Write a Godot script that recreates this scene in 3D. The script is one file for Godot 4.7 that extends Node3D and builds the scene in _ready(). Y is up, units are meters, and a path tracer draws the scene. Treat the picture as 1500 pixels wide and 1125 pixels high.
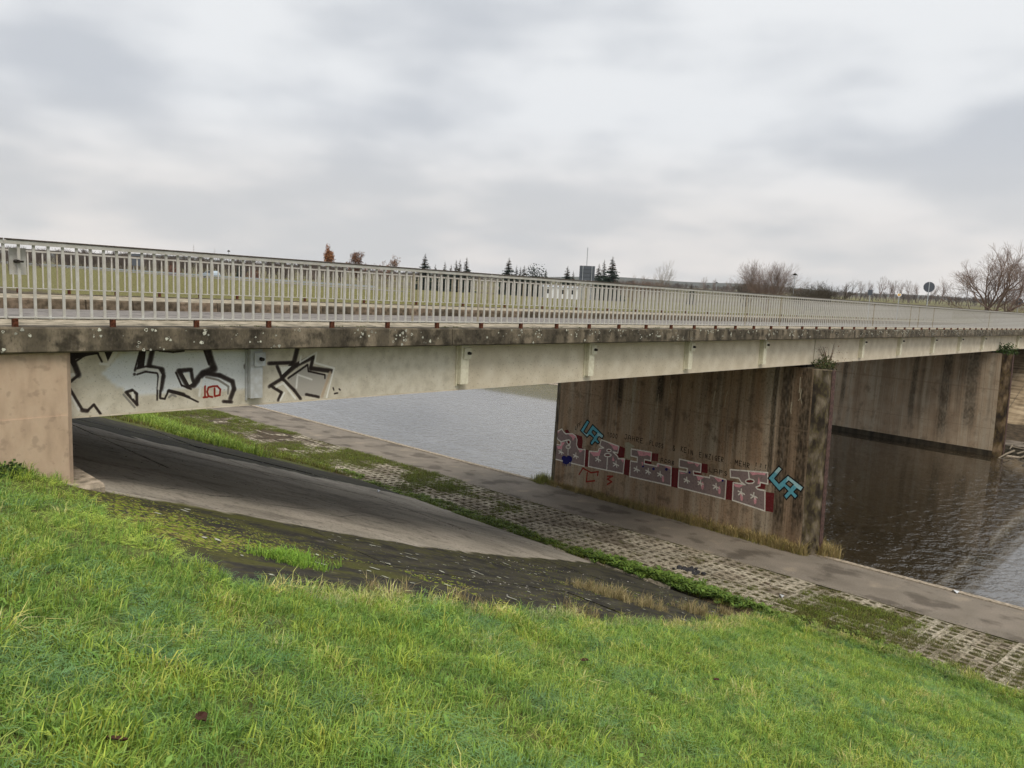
extends Node3D
# Road bridge over a river, seen from the grassy dike beside the abutment. Eye level is y = 0; x runs along the bridge, -z upstream.

const SL := -0.0160          # fall of the bridge per metre
const HF := -0.828           # top of the edge beam at x = 0
const WATER := -9.2
const PX1 := 27.1
const PX2 := 53.72
const DECK_A := -9.0
const DECK_B := 84.0
const PAL := {"MA": Color(.40, .12, .13), "TA": Color(.56, .49, .48), "PK": Color(.90, .63, .67), "WH": Color(.93, .92, .88), "CY": Color(.38, .68, .76), "C2": Color(.66, .83, .86), "BK": Color(.07, .075, .09), "BL": Color(.07, .07, .38), "BF": Color(.13, .15, .38, .5), "GR": Color(.52, .46, .39), "RD": Color(.56, .16, .12), "PL": Color(.66, .64, .55), "DK": Color(.17, .135, .125), "LT": Color(.90, .89, .86), "GY": Color(.55, .53, .50), "SG": Color(.71, .69, .65), "TN": Color(.74, .66, .57)}
const PAINT := [
	["f","MA",0,[80,608,108,602,127,621,173,621,258,627,268,659,265,702,295,711,334,708,340,822,301,827,295,711,226,715,200,696,209,661,178,626,83,633]],
	["f","MA",0,[453,620,619,634,677,641,675,703,618,714,610,688,619,640]],
	["f","MA",0,[685,716,733,710,735,787,684,792]],
	["f","MA",0,[686,718,731,711,733,814,686,811]],
	["f","MA",0,[917,635,975,629,975,679,922,683]],
	["f","MA",0,[860,693,922,687,924,705,862,712]],
	["f","MA",0,[1090,697,1147,693,1148,814,1094,813]],
	["f","MA",0,[1097,695,1149,691,1152,811,1100,814]],
	["f","MA",0,[1327,630,1372,627,1375,681,1324,685]],
	["f","MA",0,[1266,687,1330,684,1331,699,1265,709]],
	["f","MA",0,[1516,694,1577,690,1565,805,1516,809]],
	["f","MA",0,[1753,667,1792,667,1787,698,1733,701]],
	["f","MA",0,[1794,710,1853,706,1851,784,1798,795]],
	["f","MA",0,[1793,713,1851,706,1854,815,1798,818]],
	["f","MA",0,[1803,607,1819,614,1824,656,1809,656]],
	["f","TA",0,[-23,641,43,607,66,625,88,634,158,623,192,634,209,658,207,694,229,718,298,712,301,825,-18,827,-19,724,46,719,44,696,9,684,-11,660]],
	["f","TA",0,[447,621,620,639,613,684,567,683,615,706,622,720,681,712,678,809,344,819,340,715,424,706,435,681,478,671,438,662]],
	["f","TA",0,[733,638,915,631,914,686,860,685,859,713,971,711,973,693,1090,691,1094,810,742,817,736,716,795,713,795,682,737,683]],
	["f","TA",0,[1152,634,1321,634,1321,686,1265,688,1270,710,1391,705,1393,690,1514,695,1514,809,1154,808,1153,706,1216,703,1220,681,1153,683]],
	["f","TA",0,[1538,630,1799,601,1804,664,1754,664,1752,683,1726,697,1739,707,1789,705,1797,819,1569,804,1566,701,1649,697,1622,688,1603,669,1544,674]],
	["f","PK",0,[116,633,163,624,197,643,181,650,167,671,155,649,134,642]],
	["f","PK",0,[1,733,47,723,50,698,88,694,65,723,59,744,20,752]],
	["f","PK",0,[229,721,281,719,248,739]],
	["f","PK",0,[-20,643,35,614,1,645]],
	["f","PK",0,[345,718,423,708,431,692,457,685,444,729,386,742]],
	["f","PK",0,[515,633,616,638,608,663,575,670,550,645]],
	["f","PK",0,[641,716,676,712,673,740]],
	["f","PK",0,[570,708,590,738,568,744]],
	["f","PK",0,[788,640,911,632,912,660,882,654,852,664,810,671]],
	["f","PK",0,[919,713,971,708,969,694,990,694,986,713]],
	["f","PK",0,[1031,698,1086,694,1087,711]],
	["f","PK",0,[835,705,850,704,848,733]],
	["f","PK",0,[1201,633,1318,633,1292,658,1273,641,1226,649]],
	["f","PK",0,[1161,712,1215,711,1168,724]],
	["f","PK",0,[1292,711,1355,708,1334,723,1306,737]],
	["f","PK",0,[1422,694,1507,696,1459,718]],
	["f","PK",0,[1673,614,1789,602,1781,618,1735,622,1694,635]],
	["f","PK",0,[1741,635,1756,672,1736,676]],
	["f","PK",0,[1568,707,1643,701,1613,720,1581,722]],
	["f","PK",0,[1643,770,1642,788,1635,796,1627,790,1622,774,1623,757,1630,748,1638,754,1643,770]],
	["f","PK",0,[1737,771,1736,788,1730,796,1722,791,1717,775,1718,758,1724,749,1732,755,1737,771]],
	["f","PK",0,[1354,760,1352,778,1345,787,1337,781,1331,764,1333,746,1340,737,1349,743,1354,760]],
	["f","PK",0,[1480,763,1479,780,1472,789,1464,783,1459,767,1460,749,1467,740,1475,746,1480,763]],
	["f","PK",0,[1039,777,1038,793,1031,800,1023,795,1019,781,1020,765,1027,757,1034,762,1039,777]],
	["s","WH",9,[-23,641,43,607,66,625,88,634,158,623,192,634,209,658,207,694,229,718,298,712,301,825,-18,827,-19,724,46,719,44,696,9,684,-11,660,-23,641]],
	["s","WH",9,[447,621,620,639,613,684,567,683,615,706,622,720,681,712,678,809,344,819,340,715,424,706,435,681,478,671,438,662,447,621]],
	["s","WH",9,[733,638,915,631,914,686,860,685,859,713,971,711,973,693,1090,691,1094,810,742,817,736,716,795,713,795,682,737,683,733,638]],
	["s","WH",9,[1152,634,1321,634,1321,686,1265,688,1270,710,1391,705,1393,690,1514,695,1514,809,1154,808,1153,706,1216,703,1220,681,1153,683,1152,634]],
	["s","WH",9,[1538,630,1799,601,1804,664,1754,664,1752,683,1726,697,1739,707,1789,705,1797,819,1569,804,1566,701,1649,697,1622,688,1603,669,1544,674,1538,630]],
	["s","WH",9,[44,696,97,678,127,670,143,681,137,702,119,701,103,687]],
	["s","WH",8,[146,717,144,722,137,727,127,730,116,731,107,730,102,727,101,722,106,717,115,713,125,710,136,711,143,713,146,717]],
	["s","WH",8,[124,731,128,774]],
	["f","MA",0,[138,685,137,689,133,693,128,696,122,696,117,694,114,691,113,686,116,682,120,679,126,677,132,678,136,681,138,685]],
	["s","WH",8,[551,678,549,682,542,686,533,689,522,691,514,689,509,686,508,682,513,678,521,674,531,672,541,672,548,674,551,678]],
	["s","WH",8,[554,707,551,713,541,718,527,722,511,724,498,724,490,720,490,715,496,709,509,704,525,701,540,701,550,703,554,707]],
	["s","WH",9,[520,725,524,815]],
	["f","MA",0,[544,709,542,712,535,715,525,717,514,719,505,719,500,717,500,715,505,712,513,709,524,707,534,706,541,707,544,709]],
	["f","MA",0,[540,679,539,682,536,684,531,686,526,686,521,685,519,684,518,682,521,679,525,677,530,676,535,676,539,677,540,679]],
	["f","MA",0,[1709,668,1706,672,1698,677,1687,681,1674,683,1663,682,1657,679,1656,675,1662,670,1672,665,1684,663,1696,662,1705,664,1709,668]],
	["s","WH",8,[1712,667,1709,673,1700,680,1687,684,1673,686,1661,685,1654,681,1653,675,1659,668,1670,663,1684,659,1698,659,1708,662,1712,667]],
	["s","WH",9,[1667,616,1677,662]],
	["s","WH",9,[53,766,51,748]],
	["s","WH",9,[53,766,28,762]],
	["s","WH",9,[53,766,32,779]],
	["s","WH",9,[53,766,77,771]],
	["s","WH",9,[53,766,61,781]],
	["s","WH",9,[209,768,207,748]],
	["s","WH",9,[209,768,182,764]],
	["s","WH",9,[209,768,186,782]],
	["s","WH",9,[209,768,234,773]],
	["s","WH",9,[209,768,218,785]],
	["s","WH",9,[432,754,431,735]],
	["s","WH",9,[432,754,406,750]],
	["s","WH",9,[432,754,410,769]],
	["s","WH",9,[432,754,458,760]],
	["s","WH",9,[432,754,441,771]],
	["s","WH",9,[606,759,604,738]],
	["s","WH",9,[606,759,578,755]],
	["s","WH",9,[606,759,583,775]],
	["s","WH",9,[606,759,633,765]],
	["s","WH",9,[606,759,616,777]],
	["s","WH",9,[798,759,796,739]],
	["s","WH",9,[798,759,772,755]],
	["s","WH",9,[798,759,777,774]],
	["s","WH",9,[798,759,823,764]],
	["s","WH",9,[798,759,807,776]],
	["s","WH",9,[901,755,899,737]],
	["s","WH",9,[901,755,877,752]],
	["s","WH",9,[901,755,882,769]],
	["s","WH",9,[901,755,924,761]],
	["s","WH",9,[901,755,910,772]],
	["s","WH",9,[1003,755,1001,737]],
	["s","WH",9,[1003,755,980,751]],
	["s","WH",9,[1003,755,984,769]],
	["s","WH",9,[1003,755,1025,760]],
	["s","WH",9,[1003,755,1011,771]],
	["s","WH",9,[1219,751,1217,734]],
	["s","WH",9,[1219,751,1197,748]],
	["s","WH",9,[1219,751,1201,765]],
	["s","WH",9,[1219,751,1240,756]],
	["s","WH",9,[1219,751,1227,767]],
	["s","WH",9,[1326,748,1325,731]],
	["s","WH",9,[1326,748,1305,745]],
	["s","WH",9,[1326,748,1309,761]],
	["s","WH",9,[1326,748,1346,753]],
	["s","WH",9,[1326,748,1334,764]],
	["s","WH",9,[1444,748,1442,729]],
	["s","WH",9,[1444,748,1420,744]],
	["s","WH",9,[1444,748,1425,763]],
	["s","WH",9,[1444,748,1467,754]],
	["s","WH",9,[1444,748,1452,766]],
	["s","WH",9,[1628,747,1626,727]],
	["s","WH",9,[1628,747,1604,743]],
	["s","WH",9,[1628,747,1609,763]],
	["s","WH",9,[1628,747,1651,753]],
	["s","WH",9,[1628,747,1637,765]],
	["s","WH",9,[1716,750,1714,730]],
	["s","WH",9,[1716,750,1693,746]],
	["s","WH",9,[1716,750,1697,765]],
	["s","WH",9,[1716,750,1739,755]],
	["s","WH",9,[1716,750,1725,767]],
	["f","CY",0,[1869,551,1893,564,1847,625,1877,646,1932,591,2036,638,2021,665,1995,654,1978,674,2005,691,1989,713,1961,693,1933,727,1914,709,1938,678,1913,660,1885,690,1803,632]],
	["f","CY",0,[294,510,319,520,270,592,298,603,352,533,469,591,455,613,423,603,406,623,434,642,418,654,389,642,362,671,342,661,370,620,332,605,307,626,235,591]],
	["f","C2",0,[1868,556,1890,563,1867,598,1843,588]],
	["f","C2",0,[1932,594,2034,639,2020,664,1976,638,1923,628]],
	["f","C2",0,[245,596,320,605,307,623]],
	["f","C2",0,[409,579,467,591,455,611,401,599]],
	["s","BK",9,[1869,551,1893,564,1847,625,1877,646,1932,591,2036,638,2021,665,1995,654,1978,674,2005,691,1989,713,1961,693,1933,727,1914,709,1938,678,1913,660,1885,690,1803,632,1869,551]],
	["s","BK",9,[294,510,319,520,270,592,298,603,352,533,469,591,455,613,423,603,406,623,434,642,418,654,389,642,362,671,342,661,370,620,332,605,307,626,235,591,294,510]],
	["f","GR",0,[1940,622,1970,636,1953,656,1922,641]],
	["s","BK",8,[1940,622,1970,636,1953,656,1922,641,1940,622]],
	["f","GR",0,[360,570,400,583,380,606,350,584]],
	["s","BK",8,[360,570,400,583,380,606,350,584,360,570]],
	["f","BL",0,[116,799,114,808,106,816,94,821,82,822,71,819,64,812,64,804,69,796,79,789,91,786,103,787,112,792,116,799]],
	["f","BL",0,[176,796,173,808,162,818,147,825,130,826,116,822,107,813,106,802,113,791,126,782,143,778,159,780,171,786,176,796]],
	["f","BL",0,[150,814,146,826,136,836,121,843,104,844,89,840,80,831,79,820,86,809,100,800,117,796,133,798,145,804,150,814]],
	["s","BF",9,[81,826,84,859]],
	["s","BF",9,[99,823,102,856]],
	["s","BF",9,[119,819,122,853]],
	["s","BF",9,[145,815,147,848]],
	["s","BF",9,[160,813,162,846]],
	["f","BL",0,[862,730,860,735,853,738,847,738,843,733,846,728,852,725,859,726,862,730]],
	["f","BL",0,[958,729,955,736,946,740,937,739,933,734,936,727,944,722,953,723,958,729]],
	["f","BL",0,[1064,713,1061,720,1053,724,1044,723,1040,717,1043,710,1051,706,1060,707,1064,713]],
	["f","BL",0,[1246,699,1244,705,1238,708,1232,707,1229,703,1231,697,1237,694,1243,695,1246,699]],
	["f","BL",0,[1499,702,1496,707,1490,711,1484,710,1481,705,1483,700,1489,697,1495,697,1499,702]],
	["s","RD",12,[257,890,290,840,374,857,445,838,438,864]],
	["s","RD",12,[338,863,335,926,415,905]],
	["s","RD",12,[535,853,586,843,537,871,581,881,540,907]],
	["f","PL",0,[674,605,706,598,767,617,726,635,733,703,689,706]],
]
const SCRAWL := [
	["1000",500,578,604,577,26,"BK"],
	["JAHRE",661,568,841,572,30,"BK"],
	["FLUSS",889,573,1020,579,26,"BK"],
	["&",1089,573,1118,577,32,"BK"],
	["KEIN",1157,570,1263,579,30,"BK"],
	["EINZIGER",1302,581,1493,582,28,"BK"],
	["MEHR",1570,581,1681,586,28,"BK"],
	["!!!",1705,578,1802,577,34,"BK"],
	["ACAB",1000,664,1122,669,26,"BK"],
	["LAPS",1386,657,1533,660,26,"BK"],
	["LFF",181,583,240,538,24,"BK"],
]
const TAGS := [
	["f","SG",0,[962,150,1063,98,1082,128,1182,148,1137,243,1033,237,963,165]],
	["s","LT",8,[14,116,37,104,66,108]],
	["s","LT",6,[17,146,59,234]],
	["s","LT",6,[139,68,169,72,201,29]],
	["f","DK",0,[25,22,134,23,137,32,84,38,50,50,54,72,43,78,29,55]],
	["s","DK",15,[43,55,60,107]],
	["s","DK",6,[60,107,22,138]],
	["s","DK",6,[22,143,69,231]],
	["s","DK",10,[69,235,88,239]],
	["s","DK",5,[88,239,112,217,136,253]],
	["f","DK",0,[155,21,189,22,168,60]],
	["s","DK",3,[54,56,84,37,130,29,146,61]],
	["f","DK",0,[290,20,316,21,307,83,277,99]],
	["s","DK",15,[341,21,325,83]],
	["s","DK",13,[278,94,334,87,379,97]],
	["s","DK",15,[379,99,382,124,372,173]],
	["s","DK",6,[372,170,369,207]],
	["s","DK",4,[370,209,388,212,404,182]],
	["s","DK",7,[404,180,442,191,492,212]],
	["s","DK",7,[267,111,268,111]],
	["s","DK",3,[278,113,312,104,360,111,363,127,359,173,357,215]],
	["s","DK",3,[292,24,269,99]],
	["s","LT",5,[278,99,313,92,360,99,371,117,363,173]],
	["s","DK",7,[233,178,257,171,275,186,276,228,236,180]],
	["s","WH",4,[259,181,260,199]],
	["s","GY",3,[224,186,267,238]],
	["s","GY",4,[405,207,419,197,434,205]],
	["s","DK",3,[369,25,425,31,471,27]],
	["s","DK",24,[574,15,584,58,603,102]],
	["s","DK",5,[556,19,579,82]],
	["s","DK",20,[603,102,552,119,511,163]],
	["s","DK",17,[511,163,487,166,450,106]],
	["s","DK",12,[445,105,501,102]],
	["s","DK",10,[501,103,508,146]],
	["f","WH",0,[466,115,488,113,505,155,493,162]],
	["s","DK",14,[552,117,627,129,684,156]],
	["s","DK",15,[687,156,694,189,676,230]],
	["s","DK",9,[643,238,684,243]],
	["s","GY",4,[565,134,621,148,668,177,665,207]],
	["s","DK",4,[435,110,460,163,500,179]],
	["s","LT",6,[536,209,547,143]],
	["s","DK",3,[400,183,474,206,531,233]],
	["s","DK",8,[405,181,469,199]],
	["s","DK",15,[749,94,780,108]],
	["s","GY",4,[743,101,777,138]],
	["s","DK",12,[862,87,987,87]],
	["s","DK",18,[1011,19,993,83]],
	["s","DK",16,[987,88,932,154]],
	["s","DK",11,[932,154,865,187]],
	["s","DK",11,[904,99,932,154]],
	["s","DK",10,[932,154,994,209,1030,250]],
	["s","DK",16,[938,144,1005,99,1094,65]],
	["s","DK",13,[1096,65,1082,117]],
	["s","DK",15,[1082,115,1202,132]],
	["s","TN",11,[1192,137,1147,246]],
	["s","DK",8,[1058,231,1130,247]],
	["s","DK",9,[880,188,929,216,911,249]],
	["s","DK",4,[1066,101,1070,128,1162,147,1162,163]],
	["s","DK",5,[962,155,1025,121,1066,98]],
	["s","WH",4,[1114,44,1105,91,1215,119,1174,251]],
	["s","LT",4,[1030,58,1024,87,1114,44]],
	["s","WH",5,[901,189,938,175,1001,246]],
	["s","WH",4,[944,217,923,249]],
	["s","LT",4,[1012,141,1090,166]],
	["s","LT",6,[1012,147,1007,199]],
	["f","WH",0,[922,104,980,101,931,138]],
	["s","DK",3,[1210,209,1215,220]],
	["s","DK",3,[1245,216,1252,222]],
	["s","DK",3,[1218,237,1238,235]],
	["s","RD",7,[562,171,561,216]],
	["s","RD",7,[554,216,572,216]],
	["s","RD",7,[592,174,577,177,571,195,577,213,595,217]],
	["s","RD",7,[604,182,604,212]],
	["s","RD",7,[595,173,616,173,631,188,628,211,606,215]],
]
const SILVER :=  [147,106,186,62,238,23,789,26,790,183,653,193,530,167,428,181,371,200,288,190,222,171]

var rng := RandomNumberGenerator.new()
var cam_right: Vector3
var cam_up: Vector3
var cam_fwd: Vector3
var used := {}
var M := {}
var hills := FastNoiseLite.new()
var patch := FastNoiseLite.new()

# ---------------------------------------------------------------- mesh builder
class MB:
	var v := PackedVector3Array()
	var n := PackedVector3Array()
	var uv := PackedVector2Array()
	var c := PackedColorArray()
	var col := Color.WHITE
	func tri(a: Vector3, b: Vector3, d: Vector3) -> void:      # counter-clockwise seen from outside
		var k := (b - a).cross(d - a).normalized()
		v.append_array(PackedVector3Array([a, d, b])); n.append_array(PackedVector3Array([k, k, k]))
		uv.append_array(PackedVector2Array([Vector2.ZERO, Vector2.ZERO, Vector2.ZERO])); c.append_array(PackedColorArray([col, col, col]))
	func quad(a: Vector3, b: Vector3, d: Vector3, e: Vector3, u0 := Vector2.ZERO, u1 := Vector2.RIGHT, u2 := Vector2.ONE, u3 := Vector2.DOWN) -> void:
		var k := (b - a).cross(d - a)
		if k.length_squared() < 1e-14: k = (d - a).cross(e - a)
		k = k.normalized()
		v.append_array(PackedVector3Array([a, d, b, a, e, d])); n.append_array(PackedVector3Array([k, k, k, k, k, k]))
		uv.append_array(PackedVector2Array([u0, u2, u1, u0, u3, u2])); c.append_array(PackedColorArray([col, col, col, col, col, col]))
	func hexa(p: Array) -> void:      # eight corners: bottom 0-3 and top 4-7, both counter-clockwise from above
		quad(p[3], p[2], p[1], p[0]); quad(p[4], p[5], p[6], p[7])
		for i in 4:
			var j := (i + 1) % 4
			quad(p[i], p[j], p[j + 4], p[i + 4])
	func box(a: Vector3, b: Vector3) -> void:
		hexa([Vector3(a.x, a.y, b.z), Vector3(b.x, a.y, b.z), Vector3(b.x, a.y, a.z), Vector3(a.x, a.y, a.z), Vector3(a.x, b.y, b.z), Vector3(b.x, b.y, b.z), Vector3(b.x, b.y, a.z), Vector3(a.x, b.y, a.z)])
	func prism(outline: PackedVector2Array, y0: float, y1: float, bevel := 0.0, grow := 0.0) -> void:      # plan outline (x, z), counter-clockwise seen from above
		var m := Vector2.ZERO
		for p in outline: m += p
		m /= outline.size()
		var rings := [[y0, 1.0 + grow], [y1 - bevel, 1.0], [y1, 1.0]]
		var all := []
		for r in rings.size():
			var ring := []
			for p in outline:
				var d: Vector2 = p - m
				var q: Vector2 = m + d * rings[r][1]
				if r == 2 and bevel > 0: q = p - d.normalized() * bevel
				ring.append(Vector3(q.x, rings[r][0], q.y))
			all.append(ring)
		for r in all.size() - 1:
			if r == 1 and bevel <= 0: continue
			for i in outline.size():
				var j := (i + 1) % outline.size()
				quad(all[r][i], all[r][j], all[r + 1][j], all[r + 1][i])
		for i in range(1, outline.size() - 1):
			tri(all[-1][0], all[-1][i], all[-1][i + 1])
	func run(profile: PackedVector2Array, x0: float, x1: float, slope: float, capped := true) -> void:      # profile (z, y) swept along x on a fall
		var k := profile.size()
		for i in k:
			var p := profile[i]
			var r := profile[(i + 1) % k]
			quad(Vector3(x0, p.y + slope * x0, p.x), Vector3(x1, p.y + slope * x1, p.x), Vector3(x1, r.y + slope * x1, r.x), Vector3(x0, r.y + slope * x0, r.x))
		if capped:
			for i in range(1, k - 1):
				tri(Vector3(x0, profile[0].y + slope * x0, profile[0].x), Vector3(x0, profile[i].y + slope * x0, profile[i].x), Vector3(x0, profile[i + 1].y + slope * x0, profile[i + 1].x))
				tri(Vector3(x1, profile[0].y + slope * x1, profile[0].x), Vector3(x1, profile[i + 1].y + slope * x1, profile[i + 1].x), Vector3(x1, profile[i].y + slope * x1, profile[i].x))
	func tube(a: Vector3, b: Vector3, ra: float, rb: float, sides := 5, cap := false) -> void:
		var d := (b - a).normalized()
		var s := d.cross(Vector3.UP if absf(d.y) < .9 else Vector3.RIGHT).normalized()
		var t := d.cross(s)
		for i in sides:
			var w0 := TAU * i / sides
			var w1 := TAU * (i + 1) / sides
			var e0 := s * cos(w0) + t * sin(w0)
			var e1 := s * cos(w1) + t * sin(w1)
			var at := v.size()
			quad(a + e0 * ra, a + e1 * ra, b + e1 * rb, b + e0 * rb)
			n[at] = e0; n[at + 1] = e1; n[at + 2] = e1; n[at + 3] = e0; n[at + 4] = e0; n[at + 5] = e1
			if cap: tri(b, b + e0 * rb, b + e1 * rb)
	func mesh(mat: Material) -> ArrayMesh:
		var m := ArrayMesh.new()
		add_to(m, mat)
		return m
	func add_to(m: ArrayMesh, mat: Material) -> void:
		if v.is_empty(): return
		var a := []
		a.resize(Mesh.ARRAY_MAX)
		a[Mesh.ARRAY_VERTEX] = v; a[Mesh.ARRAY_NORMAL] = n; a[Mesh.ARRAY_TEX_UV] = uv; a[Mesh.ARRAY_COLOR] = c
		m.add_surface_from_arrays(Mesh.PRIMITIVE_TRIANGLES, a)
		m.surface_set_material(m.get_surface_count() - 1, mat)

# ---------------------------------------------------------------- scene helpers
func numbered(called: String) -> String:
	used[called] = int(used.get(called, -1)) + 1
	return called if used[called] == 0 else "%s_%03d" % [called, used[called]]

func meta(o: Node3D, label: String, category: String, group := "", kind := "") -> Node3D:
	if label != "": o.set_meta("label", label)
	if category != "": o.set_meta("category", category)
	if group != "": o.set_meta("group", group)
	if kind != "": o.set_meta("kind", kind)
	return o

func thing(called: String, label: String, category: String, at := Vector3.ZERO, group := "") -> Node3D:
	var o := Node3D.new()
	o.name = numbered(called)
	add_child(o)
	o.position = at
	return meta(o, label, category, group)

func part(called: String, mesh: Mesh, parent: Node3D, at := Vector3.ZERO, turn := 0.0) -> MeshInstance3D:
	var o := MeshInstance3D.new()
	o.name = called
	o.mesh = mesh
	parent.add_child(o, true)
	o.position = at
	o.rotation.y = turn
	return o

func structure(called: String, mesh: Mesh, label := "") -> MeshInstance3D:
	var o := MeshInstance3D.new()
	o.name = numbered(called)
	o.mesh = mesh
	add_child(o)
	o.set_meta("kind", "structure")
	if label != "": o.set_meta("label", label)
	return o

func scatter(called: String, mesh: Mesh, places: Array, tints: Array, parent: Node3D, label: String, category := "") -> MultiMeshInstance3D:
	var mm := MultiMesh.new()
	mm.transform_format = MultiMesh.TRANSFORM_3D
	mm.use_colors = true
	mm.mesh = mesh
	mm.instance_count = places.size()
	for i in places.size():
		mm.set_instance_transform(i, places[i])
		mm.set_instance_color(i, tints[i])
	var o := MultiMeshInstance3D.new()
	o.name = numbered(called) if parent == self else called
	o.multimesh = mm
	parent.add_child(o, true)
	return meta(o, label, category, "", "stuff") as MultiMeshInstance3D

# ---------------------------------------------------------------- images
func noise(seed_: int, freq: float, octaves := 4, kind := FastNoiseLite.TYPE_SIMPLEX_SMOOTH) -> FastNoiseLite:
	var f := FastNoiseLite.new()
	f.seed = seed_; f.frequency = freq; f.fractal_octaves = octaves; f.noise_type = kind
	return f

func ramp_image(seed_: int, size: int, freq: float, stops: Array, octaves := 5, stretch := Vector2.ONE) -> Image:      # noise looked up in a list of [position, colour]
	var g := Gradient.new()
	var off := PackedFloat32Array()
	var cs := PackedColorArray()
	for s in stops: off.append(s[0]); cs.append(s[1])
	g.offsets = off; g.colors = cs
	var lut := PackedByteArray()
	for i in 256:
		var c := g.sample(i / 255.0)
		lut.append_array(PackedByteArray([int(c.r * 255), int(c.g * 255), int(c.b * 255), int(c.a * 255)]))
	var src := noise(seed_, freq, octaves).get_seamless_image(int(size * stretch.x), int(size * stretch.y))
	var d := src.get_data()
	var out := PackedByteArray()
	out.resize(d.size() * 4)
	for i in d.size():
		var k := d[i] * 4
		var o := i * 4
		out[o] = lut[k]; out[o + 1] = lut[k + 1]; out[o + 2] = lut[k + 2]; out[o + 3] = lut[k + 3]
	return Image.create_from_data(src.get_width(), src.get_height(), false, Image.FORMAT_RGBA8, out)

func layer(dst: Image, src: Image, to := Rect2i()) -> void:      # lays a small image with alpha over all of dst or over a part of it
	if to.size == Vector2i.ZERO: to = Rect2i(Vector2i.ZERO, dst.get_size())
	var s := src.duplicate() as Image
	s.resize(to.size.x, to.size.y, Image.INTERPOLATE_CUBIC)
	dst.blend_rect(s, Rect2i(Vector2i.ZERO, to.size), to.position)

func tex(i: Image) -> ImageTexture:
	i.generate_mipmaps()
	return ImageTexture.create_from_image(i)

func fill_poly(img: Image, flat: Array, col: Color) -> void:
	var k := flat.size() / 2
	var lo := 1 << 20
	var hi := -1
	for i in k: lo = mini(lo, flat[2 * i + 1]); hi = maxi(hi, flat[2 * i + 1])
	for y in range(maxi(lo, 0), mini(hi, img.get_height() - 1) + 1):
		var xs := []
		for i in k:
			var x0: float = flat[2 * i]
			var y0: float = flat[2 * i + 1]
			var j := (i + 1) % k
			var x1: float = flat[2 * j]
			var y1: float = flat[2 * j + 1]
			if (y0 <= y) != (y1 <= y): xs.append(x0 + (y - y0) / (y1 - y0) * (x1 - x0))
		xs.sort()
		for i in range(0, xs.size() - 1, 2):
			var a := int(xs[i])
			img.fill_rect(Rect2i(a, y, maxi(1, int(xs[i + 1]) - a), 1), col)

func brush(w: int, col: Color, soft: float) -> Image:
	var r := maxi(w, 3)
	var b := Image.create(r, r, false, Image.FORMAT_RGBA8)
	for y in r:
		for x in r:
			var d := Vector2(x + .5 - r * .5, y + .5 - r * .5).length() / (r * .5)
			b.set_pixel(x, y, Color(col.r, col.g, col.b, col.a * clampf((1.0 - d) / maxf(soft, .02), 0, 1)))
	return b

func stroke(img: Image, flat: Array, b: Image) -> void:
	var r := b.get_width()
	var full := Rect2i(0, 0, r, r)
	for i in flat.size() / 2 - 1:
		var p := Vector2(flat[2 * i], flat[2 * i + 1])
		var q := Vector2(flat[2 * i + 2], flat[2 * i + 3])
		var steps := maxi(1, int(p.distance_to(q) / maxf(1.0, r * .22)))
		for k in steps + 1:
			var at := p.lerp(q, float(k) / steps)
			img.blend_rect(b, full, Vector2i(int(at.x) - r / 2, int(at.y) - r / 2))

const GLYPH := {"1": [[.2, .8, .5, 1, .5, 0]], "0": [[.2, 0, .1, .5, .3, 1, .7, 1, .8, .4, .6, 0, .2, 0]], "J": [[.3, 1, .8, 1, .7, .2, .4, 0, .1, .2]], "A": [[0, 0, .1, .8, .4, 1, .7, .8, .8, 0], [.1, .4, .8, .4]], "H": [[.1, 0, .1, 1], [.8, 0, .8, 1], [.1, .5, .8, .5]], "R": [[.1, 0, .1, 1, .7, .9, .7, .6, .1, .5, .8, 0]], "E": [[.8, 1, .1, 1, .1, 0, .8, 0], [.1, .5, .6, .5]], "F": [[.8, 1, .1, 1, .1, 0], [.1, .5, .6, .5]], "L": [[.1, 1, .1, 0, .7, 0]], "U": [[.1, 1, .1, .2, .4, 0, .7, .2, .7, 1]], "S": [[.7, .9, .3, 1, .1, .7, .7, .4, .5, 0, .1, .1]], "&": [[.8, 0, .2, .8, .4, 1, .6, .8, .1, .3, .4, 0, .8, .4]], "K": [[.1, 0, .1, 1], [.8, 1, .1, .5, .8, 0]], "I": [[.4, 0, .4, .9]], "N": [[.1, 0, .1, .9, .7, 0, .7, .9]], "Z": [[.1, 1, .8, 1, .1, 0, .8, 0]], "G": [[.8, .8, .5, 1, .1, .7, .2, .1, .7, 0, .8, .4, .5, .4]], "M": [[0, 0, .1, 1, .45, .4, .8, 1, .9, 0]], "!": [[.45, 1, .45, .4], [.35, 1, .6, 1], [.4, .02, .44, .04]], "C": [[.8, .8, .5, 1, .1, .7, .2, .1, .8, .1]], "B": [[.1, 0, .1, 1, .6, .9, .6, .6, .1, .5, .7, .3, .6, .05, .1, 0]], "P": [[.1, 0, .1, 1, .7, .9, .7, .6, .1, .5]]}

func scrawl(img: Image, word: String, a: Vector2, b: Vector2, h: float, br: Image) -> void:
	var along := (b - a) / word.length()
	for i in word.length():
		var o := a + along * i
		for poly in GLYPH.get(word[i], []):
			var flat := []
			for k in poly.size() / 2:
				var p: Vector2 = o + along * (float(poly[2 * k]) * .82) + Vector2(0, h * .5 - h * float(poly[2 * k + 1])) + Vector2(rng.randf_range(-1, 1), rng.randf_range(-1, 1))
				flat.append(int(p.x)); flat.append(int(p.y))
			stroke(img, flat, br)

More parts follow.
